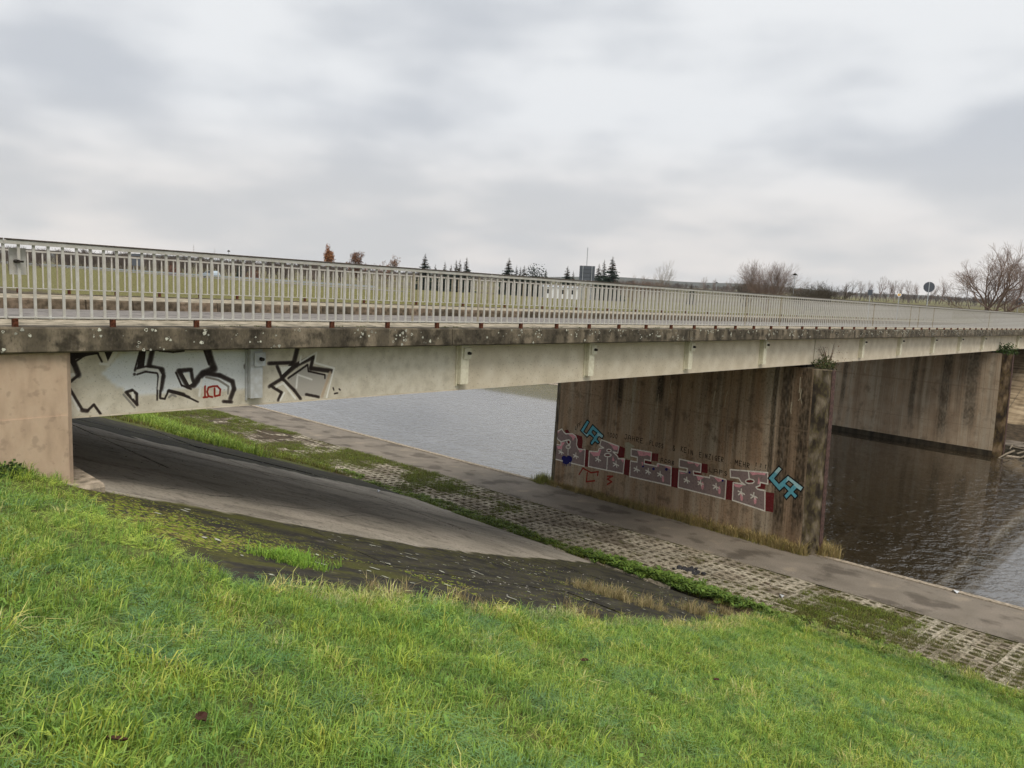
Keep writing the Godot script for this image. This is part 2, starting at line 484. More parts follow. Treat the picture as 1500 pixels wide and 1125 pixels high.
# ---------------------------------------------------------------- materials
func matte(albedo: Color, rough := .85, texture: Texture2D = null, scale := 1.0, bump: Texture2D = null, cm := 1.0) -> StandardMaterial3D:
	var m := StandardMaterial3D.new()
	m.albedo_color = albedo
	m.roughness = rough
	m.metallic_specular = .35
	if texture or bump:
		m.uv1_triplanar = true
		m.uv1_world_triplanar = true
		m.uv1_scale = Vector3.ONE * scale
	if texture: m.albedo_texture = texture
	if bump:
		m.heightmap_enabled = true
		m.heightmap_texture = bump
		m.heightmap_scale = cm
	return m

func leafy(rough := .65, through := .35) -> StandardMaterial3D:
	var m := StandardMaterial3D.new()
	m.vertex_color_use_as_albedo = true
	m.roughness = rough
	m.metallic_specular = .3
	m.cull_mode = BaseMaterial3D.CULL_DISABLED
	m.backlight_enabled = true
	m.backlight = Color(through, through, through)
	return m

# ---------------------------------------------------------------- the lie of the land
func across(x: float, z: float) -> float: return x - .045 * (z + 16.0)      # distance across the river; the banks run 2.6 degrees off the z axis
func bank_x(s: float, z: float) -> float: return s + .045 * (z + 16.0)
func slope_y(x: float, z: float) -> float: return -1.76 - .361 * (x - .045 * (minf(z, -25.0) + 25.0))
func shelf_y(s: float) -> float: return -8.4 - .089 * (s - 18.4) if s < 22.9 else -8.8 - .1026 * (s - 22.9)
func land(x: float, z: float) -> float:
	var s := across(x, z)
	if s < 40.2:
		if s < 26.9: return maxf(minf(slope_y(x, z), -1.25), shelf_y(s))
		return maxf(-11.5, shelf_y(26.9) - .7 * (s - 26.9))
	var r := 80.5 - s
	if r > 26.9: return maxf(-11.5, shelf_y(26.9) - .7 * (r - 26.9))
	if r > 18.4: return shelf_y(r)
	return minf(-8.4 + .361 * (18.4 - r), maxf(-3.0 - .012 * maxf(0, 3.4 - r), -4.6))

func grassy(x: float, z: float) -> float:      # > 0 on the turf of the near dike, < 0 on the slope paving and the shelf
	var edge := -6.5 - .035 * x
	if x > 11.5: edge -= (x - 11.5) * .2
	var wob := .25 * patch.get_noise_2d(x * 2.2, z * 2.2)
	var a := z - edge
	if z > -11.0: a = maxf(a, 3.3 - x - .07 * maxf(0, -8.0 - z))
	if z <= -11.0: a = 2.6 - x
	return minf(a, 19.0 - across(x, z)) + wob

func in_view(p: Vector3, margin: float) -> bool:
	var d := p.dot(cam_fwd)
	if d < .4: return p.length() < 3.0
	return absf(p.dot(cam_right)) / d < .652 * margin and absf(p.dot(cam_up)) / d < .49 * margin + .05

func make_ground() -> void:
	var xs := PackedFloat32Array()
	var zs := PackedFloat32Array()
	for a in [[-3000, -400, 400], [-400, -60, 40], [-60, -8, 6], [-8, 30, .5], [30, 84, 2], [84, 240, 6], [240, 600, 40], [600, 3401, 400]]:
		var x: float = a[0]
		while x < a[1] - 1e-3: xs.append(x); x += a[2]
	for a in [[-3400, -600, 400], [-600, -250, 35], [-250, -60, 6], [-60, -30, 2], [-30, 4, .5], [4, 30, 2], [30, 150, 12], [150, 1201, 150]]:
		var z: float = a[0]
		while z < a[1] - 1e-3: zs.append(z); z += a[2]
	var v := PackedVector3Array()
	var c := PackedColorArray()
	var turf := Color(.14, .155, .045)
	var soil := Color(.11, .085, .055)
	var mead := Color(.225, .215, .075)
	var dry := Color(.155, .13, .075)
	var bed := Color(.05, .04, .025)
	var paved := Color(.24, .22, .19)
	for z in zs:
		for x in xs:
			var s := across(x, z)
			var y := land(x, z)
			var k := turf
			if s > 17.8 and s < 23.2: k = soil
			if s >= 23.2 and s < 57.0: k = bed
			if s >= 57.0 and s < 62.5: k = soil
			if s >= 62.5: k = mead if s < 118.0 else dry.lerp(mead, clampf(.5 + 1.4 * patch.get_noise_2d(x * .03, z * .03), 0, 1))
			if x > 62.0 and x < 79.0 and z > -27.0 and z < -6.0: k = paved
			if s < 23.0 and z > -32.0 and z < 6.0:
				if grassy(x, z) > .0 and x < 19.5: y += .03 + .06 * hills.get_noise_2d(x * 6.0, z * 6.0)
				elif x > 2.4 and x < 3.3 and z > -11.2: y += .045
				if x > 3.3 and z > -25.6 and grassy(x, z) < .5 and s < 18.6: y -= .16 if x > 3.6 else .05
				elif s > 17.8: y -= .035
				if x < 2.8 and z < -11.4 and z > -21.5: y -= .35
			if s >= 22.7 and s < 27.4: y -= .12
			v.append(Vector3(x, y, z)); c.append(k)
	var idx := PackedInt32Array()
	var w := xs.size()
	for j in zs.size() - 1:
		for i in w - 1:
			var a := j * w + i
			idx.append_array(PackedInt32Array([a, a + 1, a + w, a + 1, a + w + 1, a + w]))
	var st := SurfaceTool.new()
	st.begin(Mesh.PRIMITIVE_TRIANGLES)
	for i in v.size(): st.set_color(c[i]); st.add_vertex(v[i])
	for i in idx: st.add_index(i)
	st.generate_normals()
	var m := st.commit()
	m.surface_set_material(0, M.ground)
	structure("ground", m, "grass dikes on both banks and the fields behind them")

# ---------------------------------------------------------------- setting: water, path, paving
func make_water() -> void:
	var st := SurfaceTool.new()
	st.begin(Mesh.PRIMITIVE_TRIANGLES)
	var n := 0
	for z in [-1500.0, 900.0]:
		for s in [26.2, 54.4]:
			st.set_uv(Vector2(s, z)); st.add_vertex(Vector3(bank_x(s, z), WATER, z))
	for i in [0, 1, 2, 1, 3, 2]: st.add_index(i)
	st.generate_normals()
	var m := st.commit()
	m.surface_set_material(0, M.water)
	structure("river", m, "rippled brown river water under the bridge")

func strip(s0: float, s1: float, z0: float, z1: float, step: float, lift: float, flip := false) -> MB:      # a sheet that follows the shelf of a bank
	var b := MB.new()
	var z := z0
	while z < z1 - 1e-3:
		var ze := minf(z + step, z1)
		var q := []
		for e in [[s0, ze], [s1, ze], [s1, z], [s0, z]]:
			var s: float = 80.5 - float(e[0]) if flip else float(e[0])
			q.append(Vector3(bank_x(s, e[1]), shelf_y(e[0]) + lift, e[1]))
		if flip: q = [q[1], q[0], q[3], q[2]]
		var u0 := (z - z0) / (z1 - z0)
		var u1 := (ze - z0) / (z1 - z0)
		b.quad(q[0], q[1], q[2], q[3], Vector2(u1, 1), Vector2(u1, 0), Vector2(u0, 0), Vector2(u0, 1))
		z = ze
	return b

func make_path() -> void:
	for flip in [false, true]:
		var m := ArrayMesh.new()
		strip(22.85, 26.55, -90, 40, 10, 0.0, flip).add_to(m, M.path)
		var lip := MB.new()      # paler stone lip along the water
		var z := -90.0
		while z < 40.0:
			var ze := z + 1.98
			var q := []
			for y in [-9.6, 0.0]:
				for e in [[26.56, ze], [26.86, ze], [26.86, z], [26.56, z]]:
					var s: float = 80.5 - float(e[0]) if flip else float(e[0])
					q.append(Vector3(bank_x(s, e[1]), shelf_y(e[0]) + .035 if y == 0.0 else y, e[1]))
			if flip: q = [q[1], q[0], q[3], q[2], q[5], q[4], q[7], q[6]]
			lip.hexa(q)
			z += 2.0
		lip.add_to(m, M.lip)
		structure("path", m, "grey asphalt towpath along the far bank" if flip else "grey asphalt towpath between the water and the grass pavers")

func make_slope_paving() -> void:
	# slabs of the concrete slope under and beside the bridge; one sheet of stains runs across all of them
	var root := Node3D.new()
	root.name = numbered("slope_paving")
	add_child(root)
	meta(root, "concrete slab slope from the abutment down to the pavers, mossy outside the bridge", "", "", "structure")
	var xs := [3.12, 6.35, 10.35, 14.4, 18.9]
	var zs := [-25.5, -22.4, -19.0, -15.2, -11.05, -8.6, -6.1]
	for i in 4:
		for j in 6:
			var b := MB.new()
			var dy := rng.randf_range(-.012, .012)
			var tilt := rng.randf_range(-.006, .006)
			var n := 3
			for k in n:
				var f0 := float(k) / n
				var f1 := float(k + 1) / n
				var x0: float = lerpf(xs[i] + .018, xs[i + 1] - .018, f0)
				var x1: float = lerpf(xs[i] + .018, xs[i + 1] - .018, f1)
				var q := []
				for e in [[x0, zs[j + 1] - .018], [x1, zs[j + 1] - .018], [x1, zs[j] + .018], [x0, zs[j] + .018]]:
					var x: float = e[0] + .05 * (e[1] + 16.0) * (0.0 if i == 0 and k == 0 and e[0] == x0 else 1.0) * clampf((e[0] - 3.1) / 3.0, 0, 1)
					q.append(Vector3(x, slope_y(x, e[1]) + dy + tilt * (e[1] - zs[j]), e[1]))
				var u := []
				for p in q: u.append(Vector2((p.x - 3.0) / 17.0, (p.z + 25.6) / 19.6))
				b.quad(q[0], q[1], q[2], q[3], u[0], u[1], u[2], u[3])
				for e in [[0, 1], [1, 2], [2, 3], [3, 0]]:
					if (e[0] == 1 and k < n - 1) or (e[0] == 3 and k > 0): continue
					var dn := Vector3(0, -.22, 0)
					b.quad(q[e[0]] + dn, q[e[1]] + dn, q[e[1]], q[e[0]], u[e[0]], u[e[1]], u[e[1]], u[e[0]])
			part("slab", b.mesh(M.slope), root)
	# the same slope on the far bank
	var f := MB.new()
	for z in [[-25.5, -19.0], [-18.97, -12.5], [-12.47, -6.1]]:
		for r in [[18.4, 11.0], [10.97, 3.5]]:
			var q := []
			for e in [[r[1], z[1]], [r[0], z[1]], [r[0], z[0]], [r[1], z[0]]]:
				q.append(Vector3(bank_x(80.5 - float(e[0]), e[1]), -8.33 + .361 * (18.4 - float(e[0])), e[1]))
			f.quad(q[1], q[0], q[3], q[2])
	structure("slope_paving", f.mesh(M.pier_side), "pale concrete slope below the far end of the bridge")

func paver_mesh(v: int) -> ArrayMesh:
	var b := MB.new()
	var P := .742
	var cut := [-.5 * P, -.285, -.085, .085, .285, .5 * P]      # bars | hole | bar | hole | bar
	var t := 0.0
	for i in 5:
		for j in 5:
			if i % 2 == 1 and j % 2 == 1:
				var a := Vector3(cut[i], t, cut[j])
				var d := Vector3(cut[i + 1], t, cut[j + 1])
				var dn := Vector3(0, -.08, 0)
				var c := [Vector3(a.x, t, d.z), Vector3(d.x, t, d.z), Vector3(d.x, t, a.z), a]
				for e in 4: b.quad(c[e], c[(e + 1) % 4], c[(e + 1) % 4] + dn, c[e] + dn)
			elif i % 2 == 0 and j == 0:
				b.quad(Vector3(cut[i], t, cut[5]), Vector3(cut[i + 1], t, cut[5]), Vector3(cut[i + 1], t, cut[0]), Vector3(cut[i], t, cut[0]))
			elif i % 2 == 1 and j % 2 == 0:
				b.quad(Vector3(cut[i], t, cut[j + 1]), Vector3(cut[i + 1], t, cut[j + 1]), Vector3(cut[i + 1], t, cut[j]), Vector3(cut[i], t, cut[j]))
	var h := .5 * P
	var c := [Vector3(-h, t, h), Vector3(h, t, h), Vector3(h, t, -h), Vector3(-h, t, -h)]
	for e in 4: b.quad(c[e] + Vector3(0, -.08, 0), c[(e + 1) % 4] + Vector3(0, -.08, 0), c[(e + 1) % 4], c[e])
	return b.mesh(M["paver%d" % v])

func make_pavers() -> void:
	var root := Node3D.new()
	root.name = numbered("grass_pavers")
	add_child(root)
	meta(root, "strip of concrete grass pavers between the slope and the towpath", "", "", "structure")
	var kinds := [paver_mesh(0), paver_mesh(1), paver_mesh(2), paver_mesh(3), paver_mesh(4)]
	var rest := []
	var spots := []
	for j in range(-48, 25):
		for i in 6:
			var z := -16.0 + j * .75
			var s := 18.70 + i * .75
			var over := patch.get_noise_2d(bank_x(s, z) * .9, z * .9) + (.32 if i < 1 else 0.0) + clampf((z + 10.5) * .07, 0, .42) + clampf((-20.5 - z) * .05, 0, .4)
			if s < 19.0 + .42 * maxf(0.0, z + 9.5): over += .25
			if over > .66: continue      # grown over or missing
			var y := shelf_y(s) + rng.randf_range(-.025, .016)
			var b := Basis(Vector3.UP, -.045 + rng.randf_range(-.025, .025)) * Basis(Vector3.BACK, -.089 + rng.randf_range(-.035, .035)) * Basis(Vector3.RIGHT, rng.randf_range(-.035, .035))
			spots.append([Vector3(bank_x(s, z), y, z).length(), Transform3D(b, Vector3(bank_x(s, z), y, z))])
	spots.sort_custom(func(a, b): return a[0] < b[0])
	var seen := []
	for e in spots:
		if seen.size() < 300 and in_view(e[1].origin, 1.08): seen.append(e[1])
		else: rest.append(e[1])
	for t in seen:
		var o := part("paver", kinds[rng.randi() % 5], root)
		o.transform = t
	var tints := []
	for t in rest: tints.append(Color.WHITE)
	scatter("far_pavers", kinds[0], rest, tints, root, "grass pavers farther off along the strip")

# ---------------------------------------------------------------- the bridge
func stiffener(x: float, root: Node3D, zf: float) -> void:
	var y0 := -1.14 + SL * x
	var b := MB.new()
	b.box(Vector3(-.11, -.80, -.02), Vector3(.09, .03, .13))
	b.box(Vector3(-.135, -.84, -.004), Vector3(-.112, .03, .03))
	var o := part("stiffener", b.mesh(M.silver if x < 8.0 else M.stiff), root, Vector3(x, y0, zf))
	var c := MB.new()
	c.box(Vector3(-.06, -.30, .132), Vector3(.125, -.09, .165))
	part("cover_plate", c.mesh(M.silver if x < 8.0 else M.stiff), o)
	var d := MB.new()
	d.tube(Vector3(.045, -.19, .163), Vector3(.045, -.19, .23), .032, .028, 8, true)
	part("bolt", d.mesh(M.dark_steel), o)

func make_bridge() -> void:
	var root := thing("road_bridge", "long grey road bridge with a weathered concrete edge beam and beige steel girders", "bridge")
	# deck and road layers
	var d := MB.new()
	d.run(PackedVector2Array([Vector2(-21.55, -1.13), Vector2(-11.2, -1.13), Vector2(-11.2, -1.06), Vector2(-21.55, -1.06)]), DECK_A, DECK_B, SL)
	part("deck_slab", d.mesh(M.deck), root)
	var r := MB.new()
	r.run(PackedVector2Array([Vector2(-18.9, -1.058), Vector2(-12.5, -1.058), Vector2(-12.5, -1.04), Vector2(-15.7, -1.0), Vector2(-18.9, -1.04)]), DECK_A, DECK_B + 70, SL)
	part("carriageway", r.mesh(M.asphalt), root)
	for e in [[-12.52, -11.22], [-21.53, -18.88]]:
		var w := MB.new()
		var a: float = e[0]
		var c: float = e[1]
		w.run(PackedVector2Array([Vector2(a, -1.058), Vector2(c, -1.058), Vector2(c, HF - .035), Vector2(c - .02, HF - .015), Vector2(a + .02, HF - .015), Vector2(a, HF - .035)]), DECK_A, DECK_B, SL)
		part("footway", w.mesh(M.footway), root)
	# kerb stones along the far footway, facing the camera
	var x := 1.0
	while x < 46.0:
		var k := MB.new()
		var L := .985
		k.run(PackedVector2Array([Vector2(-18.86, -1.04), Vector2(-18.70, -1.04), Vector2(-18.715, HF - .03), Vector2(-18.745, HF + .004), Vector2(-18.86, HF + .004)]), x + rng.randf_range(0, .012), x + L, SL)
		part("kerb_stone", k.mesh(M["kerb%d" % (rng.randi() % 3)]), root)
		x += 1.0
	var kr := MB.new()
	kr.run(PackedVector2Array([Vector2(-18.86, -1.04), Vector2(-18.70, -1.04), Vector2(-18.745, HF + .004), Vector2(-18.86, HF + .004)]), 46.02, DECK_B, SL)
	part("kerb", kr.mesh(M.kerb0), root)
	var kn := MB.new()
	kn.run(PackedVector2Array([Vector2(-12.69, -1.04), Vector2(-12.53, -1.04), Vector2(-12.53, HF + .004), Vector2(-12.66, HF + .004), Vector2(-12.69, HF - .03)]), DECK_A, DECK_B, SL)
	part("kerb", kn.mesh(M.kerb1), root)
	# edge beams in lengths with open joints
	var joints := [DECK_A, 0.9, 9.75, 18.05, PX1, 35.6, 44.6, PX2, 62.5, 71.3, DECK_B]
	for side in 2:
		for i in joints.size() - 1:
			var b := MB.new()
			var x0: float = joints[i] + .008
			var x1: float = joints[i + 1] - .008
			var dz := rng.randf_range(-.006, .006)
			if side == 0:
				var p := PackedVector2Array([Vector2(-11.20, -1.15), Vector2(-10.87 + dz, -1.15), Vector2(-10.85 + dz, -1.13), Vector2(-10.85 + dz, HF - .022), Vector2(-10.872 + dz, HF), Vector2(-11.20, HF)])
				b.run(p, x0, x1, SL)
				var o := part("edge_beam", b.mesh(M.beam), root)
				if i >= 1 and i <= 8: lichen(o, x0, x1, -10.85 + dz)
			else:
				b.run(PackedVector2Array([Vector2(-21.88, -1.15), Vector2(-21.56, -1.15), Vector2(-21.56, HF), Vector2(-21.88, HF)]), x0, x1, SL)
				part("edge_beam", b.mesh(M.beam), root)
	# girders: outer webs with flanges, one length for each span
	for z in [-11.29, -14.7, -18.0, -21.41]:
		for sp in [[3.36, PX1 - .03], [PX1 + .03, PX2 - .03], [PX2 + .03, 79.6]]:
			var m := ArrayMesh.new()
			var b := MB.new()
			var w := .03 if z > -12.0 else -.03
			var x0: float = sp[0]
			var x1: float = sp[1]
			if z > -12.0 and x0 < 5.0:      # the painted end of the first span
				var g := MB.new()
				var xa := x0
				x0 = 10.35
				g.quad(Vector3(xa, -2.05 + SL * xa, z), Vector3(x0, -2.05 + SL * x0, z), Vector3(x0, -1.14 + SL * x0, z), Vector3(xa, -1.14 + SL * xa, z), Vector2((xa - 3.3) / 7.05, 1), Vector2(1, 1), Vector2(1, .04 / .95), Vector2((xa - 3.3) / 7.05, .04 / .95))
				g.add_to(m, M.tagged)
				var g2 := MB.new()
				g2.run(PackedVector2Array([Vector2(z - .06, -2.05), Vector2(z - .003, -2.05), Vector2(z - .003, -1.14), Vector2(z - .06, -1.14)]), xa, x0, SL)
				g2.add_to(m, M.girder)
			b.run(PackedVector2Array([Vector2(z - .06, -2.05), Vector2(z, -2.05), Vector2(z, -1.14), Vector2(z - .06, -1.14)]), x0, x1, SL)
			b.add_to(m, M.girder)
			var o := part("girder", m, root)
			if z > -12.0:
				var f := MB.new()
				f.run(PackedVector2Array([Vector2(z - .35, -2.075), Vector2(z + .004, -2.075), Vector2(z + .004, -2.052), Vector2(z - .35, -2.052)]), sp[0], sp[1], SL)
				part("flange", f.mesh(M.girder), o)
	for sx in [6.0, 10.38, 14.37, 18.71, 23.1, 31.4, 35.75, 40.4, 44.85, 49.4, 57.9, 62.3, 66.7]: stiffener(sx, root, -11.285)
	# a dark gap plate where two girder ends meet over each pier, and the bearings below
	for p in [PX1, PX2]:
		var g := MB.new()
		g.box(Vector3(p - .028, -2.04 + SL * p, -21.3), Vector3(p + .028, -1.16 + SL * p, -11.36))
		part("joint_filler", g.mesh(M.dark_steel), root)
		for z in [-11.45, -14.7, -18.0, -21.25]:
			var br := MB.new()
			br.box(Vector3(p - .3, -2.19 + SL * p, z - .17), Vector3(p + .3, -2.078 + SL * p, z + .1))
			part("bearing", br.mesh(M.dark_steel), root)

func lichen(beam: Node3D, x0: float, x1: float, z: float) -> void:      # pale rosettes growing on the face of the beam
	var b := MB.new()
	var count := int((x1 - x0) * (4.6 if x0 < 20.0 else 7.0))
	for i in count:
		var cx := rng.randf_range(x0 + .1, x1 - .1)
		var cy := HF - .03 - .25 * pow(rng.randf(), 1.5)
		for k in 1 + rng.randi() % 4:
			var px := clampf(cx + rng.randfn() * .07, x0 + .05, x1 - .05)
			var py := clampf(cy + rng.randfn() * .045, HF - .30, HF - .03)
			var r := rng.randf_range(.006, .026)
			var g := rng.randf_range(.30, .62)
			b.col = Color(g, g * 1.0, g * .84)
			var hole := r * rng.randf_range(.25, .75) * float(rng.randf() < .45)
			var ph := rng.randf() * TAU
			for s in 9:
				var a0 := TAU * s / 9
				var a1 := TAU * (s + 1) / 9
				var r0 := r * (1.0 + .22 * sin(3 * a0 + ph))
				var r1 := r * (1.0 + .22 * sin(3 * a1 + ph))
				var o := Vector3(px, py + SL * px, z + .0035 + .0005 * k)
				var e0 := Vector3(cos(a0), sin(a0), 0)
				var e1 := Vector3(cos(a1), sin(a1), 0)
				b.quad(o + e0 * hole, o + e0 * r0, o + e1 * r1, o + e1 * hole)
	var o := part("lichen", b.mesh(M.lichen), beam)
	o.set_meta("kind", "stuff")

func make_railing(z: float, near: bool) -> void:
	var root := thing("bridge_railing", "pale painted bar railing along the near edge of the bridge" if near else "pale painted bar railing along the far edge of the bridge", "railing", Vector3.ZERO, "bridge railings")
	var bar := MB.new()
	bar.box(Vector3(-.015, -.895, -.013), Vector3(.015, 0, .013))
	var bar_mesh := bar.mesh(M.rail)
	var rusty := bar.mesh(M.rail_worn)
	var foot := MB.new()
	foot.box(Vector3(-.03, -.11, -.03), Vector3(.03, .0, .03))
	foot.box(Vector3(-.055, -.122, -.05), Vector3(.055, -.108, .05))
	var foot_mesh := foot.mesh(M.rust)
	var x_first := 2.705 if near else 5.49
	var top := .224 - .062
	# rails in lengths with sleeves at the joints
	var cuts := [-6.0, 2.62, 10.75, 19.12, 27.1, 35.2, 44.0, 52.6, 61.0, 69.5, 77.5, DECK_B - .3]
	for i in cuts.size() - 1:
		var x0: float = cuts[i] + .014
		var x1: float = cuts[i + 1] - .014
		var h := MB.new()
		h.run(PackedVector2Array([Vector2(z - .035, top), Vector2(z + .035, top), Vector2(z + .038, top + .036), Vector2(z + .038, top + .044), Vector2(z + .026, top + .05), Vector2(z - .026, top + .05), Vector2(z - .038, top + .044)]), x0, x1, SL)
		part("handrail", h.mesh(M.rail), root)
		var cp := MB.new()
		cp.run(PackedVector2Array([Vector2(z - .048, top + .0515), Vector2(z + .048, top + .0515), Vector2(z + .048, top + .062), Vector2(z + .04, top + .066), Vector2(z - .04, top + .066), Vector2(z - .048, top + .062)]), x0, x1, SL)
		part("rail_cap", cp.mesh(M.cap), root)
		var l := MB.new()
		l.run(PackedVector2Array([Vector2(z - .025, HF + .105), Vector2(z + .025, HF + .105), Vector2(z + .025, HF + .122), Vector2(z - .025, HF + .122)]), x0, x1, SL)
		part("bottom_rail", l.mesh(M.rail), root)
		var s := MB.new()
		s.run(PackedVector2Array([Vector2(z - .028, top + .004), Vector2(z + .028, top + .004), Vector2(z + .028, top + .044), Vector2(z - .028, top + .044)]), x1 - .08, x1 + .1, SL)
		part("rail_sleeve", s.mesh(M.dark_steel if i > 1 else M.rail), root)
	var k := -4
	while x_first + k * 1.12 < DECK_B - .4:
		var x := x_first + k * 1.12
		part("foot", foot_mesh, root, Vector3(x, HF + .105 + SL * x, z))
		k += 1
	var made := 0
	var rest := MB.new()
	var x := x_first - .095 - 7 * .16 * (1 if near else 3)
	while x < DECK_B - .4:
		var y := top + SL * x
		if made < 300:
			part("baluster", rusty if rng.randf() < .04 else bar_mesh, root, Vector3(x, y, z))
			made += 1
		else: rest.box(Vector3(x - .0165, y - .895, z - .013), Vector3(x + .0165, y, z + .013))
		x += .16
	var o := part("far_balusters", rest.mesh(M.rail), root)
	o.set_meta("kind", "stuff")
	o.set_meta("label", "balusters toward the far end of the railing")

func make_pier(px: float, top: float, first: bool) -> void:
	var label := "concrete bridge pier with pink block graffiti standing at the towpath" if first else "streaked brown concrete pier standing in the water at the far bank"
	var root := thing("bridge_pier", label, "pier", Vector3(px, 0, -16.6), "bridge piers")
	var m := ArrayMesh.new()
	var b := MB.new()
	var bottom := -11.6
	var h := .55
	var ends := [[-h, 5.6], [-.42, 5.86], [-.30, 6.0], [-.14, 6.06], [.14, 6.06], [.30, 6.0], [.42, 5.86], [h, 5.6]]
	var outline := PackedVector2Array()
	for e in ends: outline.append(Vector2(e[0], e[1]))
	for e in ends: outline.append(Vector2(-float(e[0]), -float(e[1])))
	# the painted long face goes to its own surface
	var k := outline.size()
	var shade := MB.new()
	for i in k:
		var p := outline[i]
		var q := outline[(i + 1) % k]
		var target := b
		var yt := top - .025
		if absf(p.x + h) < .01 and absf(q.x + h) < .01: target = shade
		for seg in [[bottom, yt, 0.0, 0.0], [yt, top, 0.0, .025]]:
			var bat0: float = 1.0 + .004 * (top - float(seg[0]))
			var bat1: float = 1.0 + .004 * (top - float(seg[1]))
			var pi := p - p.normalized() * float(seg[3])
			var qi := q - q.normalized() * float(seg[3])
			var z0 := p.y * bat0
			var a := Vector3(p.x, seg[0], p.y * bat0)
			var c := Vector3(q.x, seg[0], q.y * bat0)
			var d := Vector3(qi.x, seg[1], qi.y * bat1)
			var e := Vector3(pi.x, seg[1], pi.y * bat1)
			var us := []
			for w in [a, c, d, e]: us.append(Vector2(clampf((w.z / (1.0 + .004 * (top - w.y)) + 5.6) / 11.2, .001, .999), (top - w.y) / 6.68))
			target.quad(a, c, d, e, us[0], us[1], us[2], us[3])
	for i in range(1, k - 1):
		var a := outline[0] - outline[0].normalized() * .025
		var c := outline[i] - outline[i].normalized() * .025
		var d := outline[i + 1] - outline[i + 1].normalized() * .025
		b.tri(Vector3(a.x, top, a.y), Vector3(c.x, top, c.y), Vector3(d.x, top, d.y))
	shade.add_to(m, M.pier_face if first else M.pier_face2)
	b.add_to(m, M.pier_nose if first else M.pier_nose2)
	part("wall", m, root)
	for sgn in [1, -1]:      # steel plates round the two noses
		var s := MB.new()
		var pts := [Vector2(-.16, 6.075), Vector2(-.12, 6.085), Vector2(.12, 6.085), Vector2(.16, 6.075)]
		for i in 3:
			var p: Vector2 = pts[i]
			var q: Vector2 = pts[i + 1]
			var g0 := 1.0 + .004 * (top - bottom)
			s.quad(Vector3(p.x * sgn, bottom, p.y * sgn * g0), Vector3(q.x * sgn, bottom, q.y * sgn * g0), Vector3(q.x * sgn, top - .02, q.y * sgn), Vector3(p.x * sgn, top - .02, p.y * sgn))
		part("nose_plate", s.mesh(M.nose_steel), root)

func make_abutments() -> void:
	var root := thing("bridge_abutment", "sandy pink concrete abutment at the grassy end of the bridge", "abutment", Vector3(0, 0, 0))
	var b := MB.new()
	var top := -1.155 + SL * 3.3
	b.prism(PackedVector2Array([Vector2(-9, -10.96), Vector2(3.27, -10.96), Vector2(3.33, -11.02), Vector2(3.33, -21.8), Vector2(-9, -21.8)]), -4.6, top, 0.0)
	part("wall", b.mesh(M.abut), root)
	var fc := MB.new()
	fc.box(Vector3(-9, -4.6, -10.962), Vector3(3.262, -2.02, -10.948))
	part("facing", fc.mesh(M.abut), root)
	var k := MB.new()
	k.prism(PackedVector2Array([Vector2(2.2, -10.74), Vector2(3.62, -10.74), Vector2(3.62, -21.6), Vector2(2.2, -21.6)]), -4.4, -2.93, .05)
	part("footing", k.mesh(M.lip), root)
	var far := thing("bridge_abutment", "concrete abutment at the far end of the bridge above the far slope", "abutment", Vector3.ZERO)
	var f := MB.new()
	f.prism(PackedVector2Array([Vector2(79.7, -10.96), Vector2(90, -10.96), Vector2(90, -21.8), Vector2(79.7, -21.8)]), -7.5, -1.155 + SL * 84, 0.0)
	part("wall", f.mesh(M.pier_side), far)

# ---------------------------------------------------------------- plants
func tuft(n: int, h0: float, h1: float, spread: float, bend: float, wide: float, cols: Array, mat: Material, seed_: int) -> ArrayMesh:
	var r := RandomNumberGenerator.new()
	r.seed = seed_
	var b := MB.new()
	for i in n:
		var a := r.randf() * TAU
		var o := Vector3(cos(a), 0, sin(a)) * spread * sqrt(r.randf())
		var w := r.randf() * TAU
		var d := Vector3(cos(w), 0, sin(w))
		var h := r.randf_range(h0, h1)
		var k := bend * r.randf_range(.3, 1.3)
		var s := d.rotated(Vector3.UP, PI * .5 + r.randf_range(-.5, .5)) * wide * r.randf_range(.6, 1.3)
		var p0 := o - Vector3(0, .02, 0)
		var p1 := o + Vector3(0, h * .6, 0) + d * h * k * .35
		var p2 := o + Vector3(0, h * (1.0 - .35 * k), 0) + d * h * k
		b.col = cols[r.randi() % cols.size()]
		b.quad(p0 - s, p0 + s, p1 + s * .8, p1 - s * .8)
		b.tri(p1 - s * .8, p1 + s * .8, p2)
	return b.mesh(mat)

func rosette(n: int, size: float, cols: Array, mat: Material, seed_: int) -> ArrayMesh:      # low broad-leaved herb
	var r := RandomNumberGenerator.new()
	r.seed = seed_
	var b := MB.new()
	for i in n:
		var w := r.randf() * TAU
		var d := Vector3(cos(w), 0, sin(w))
		var s := d.rotated(Vector3.UP, PI * .5)
		var L := size * r.randf_range(.5, 1.1)
		var o := d * size * .5 * r.randf() + Vector3(0, r.randf_range(0.0, .05), 0)
		var up := r.randf_range(.2, .9)
		var p1 := o + d * L * .5 + Vector3(0, L * up * .7, 0)
		var p2 := o + d * L + Vector3(0, L * up * .8, 0)
		var ww := L * r.randf_range(.14, .24)
		b.col = cols[r.randi() % cols.size()]
		b.tri(o, p1 + s * ww, p1 - s * ww)
		b.tri(p1 - s * ww, p1 + s * ww, p2)
	return b.mesh(mat)

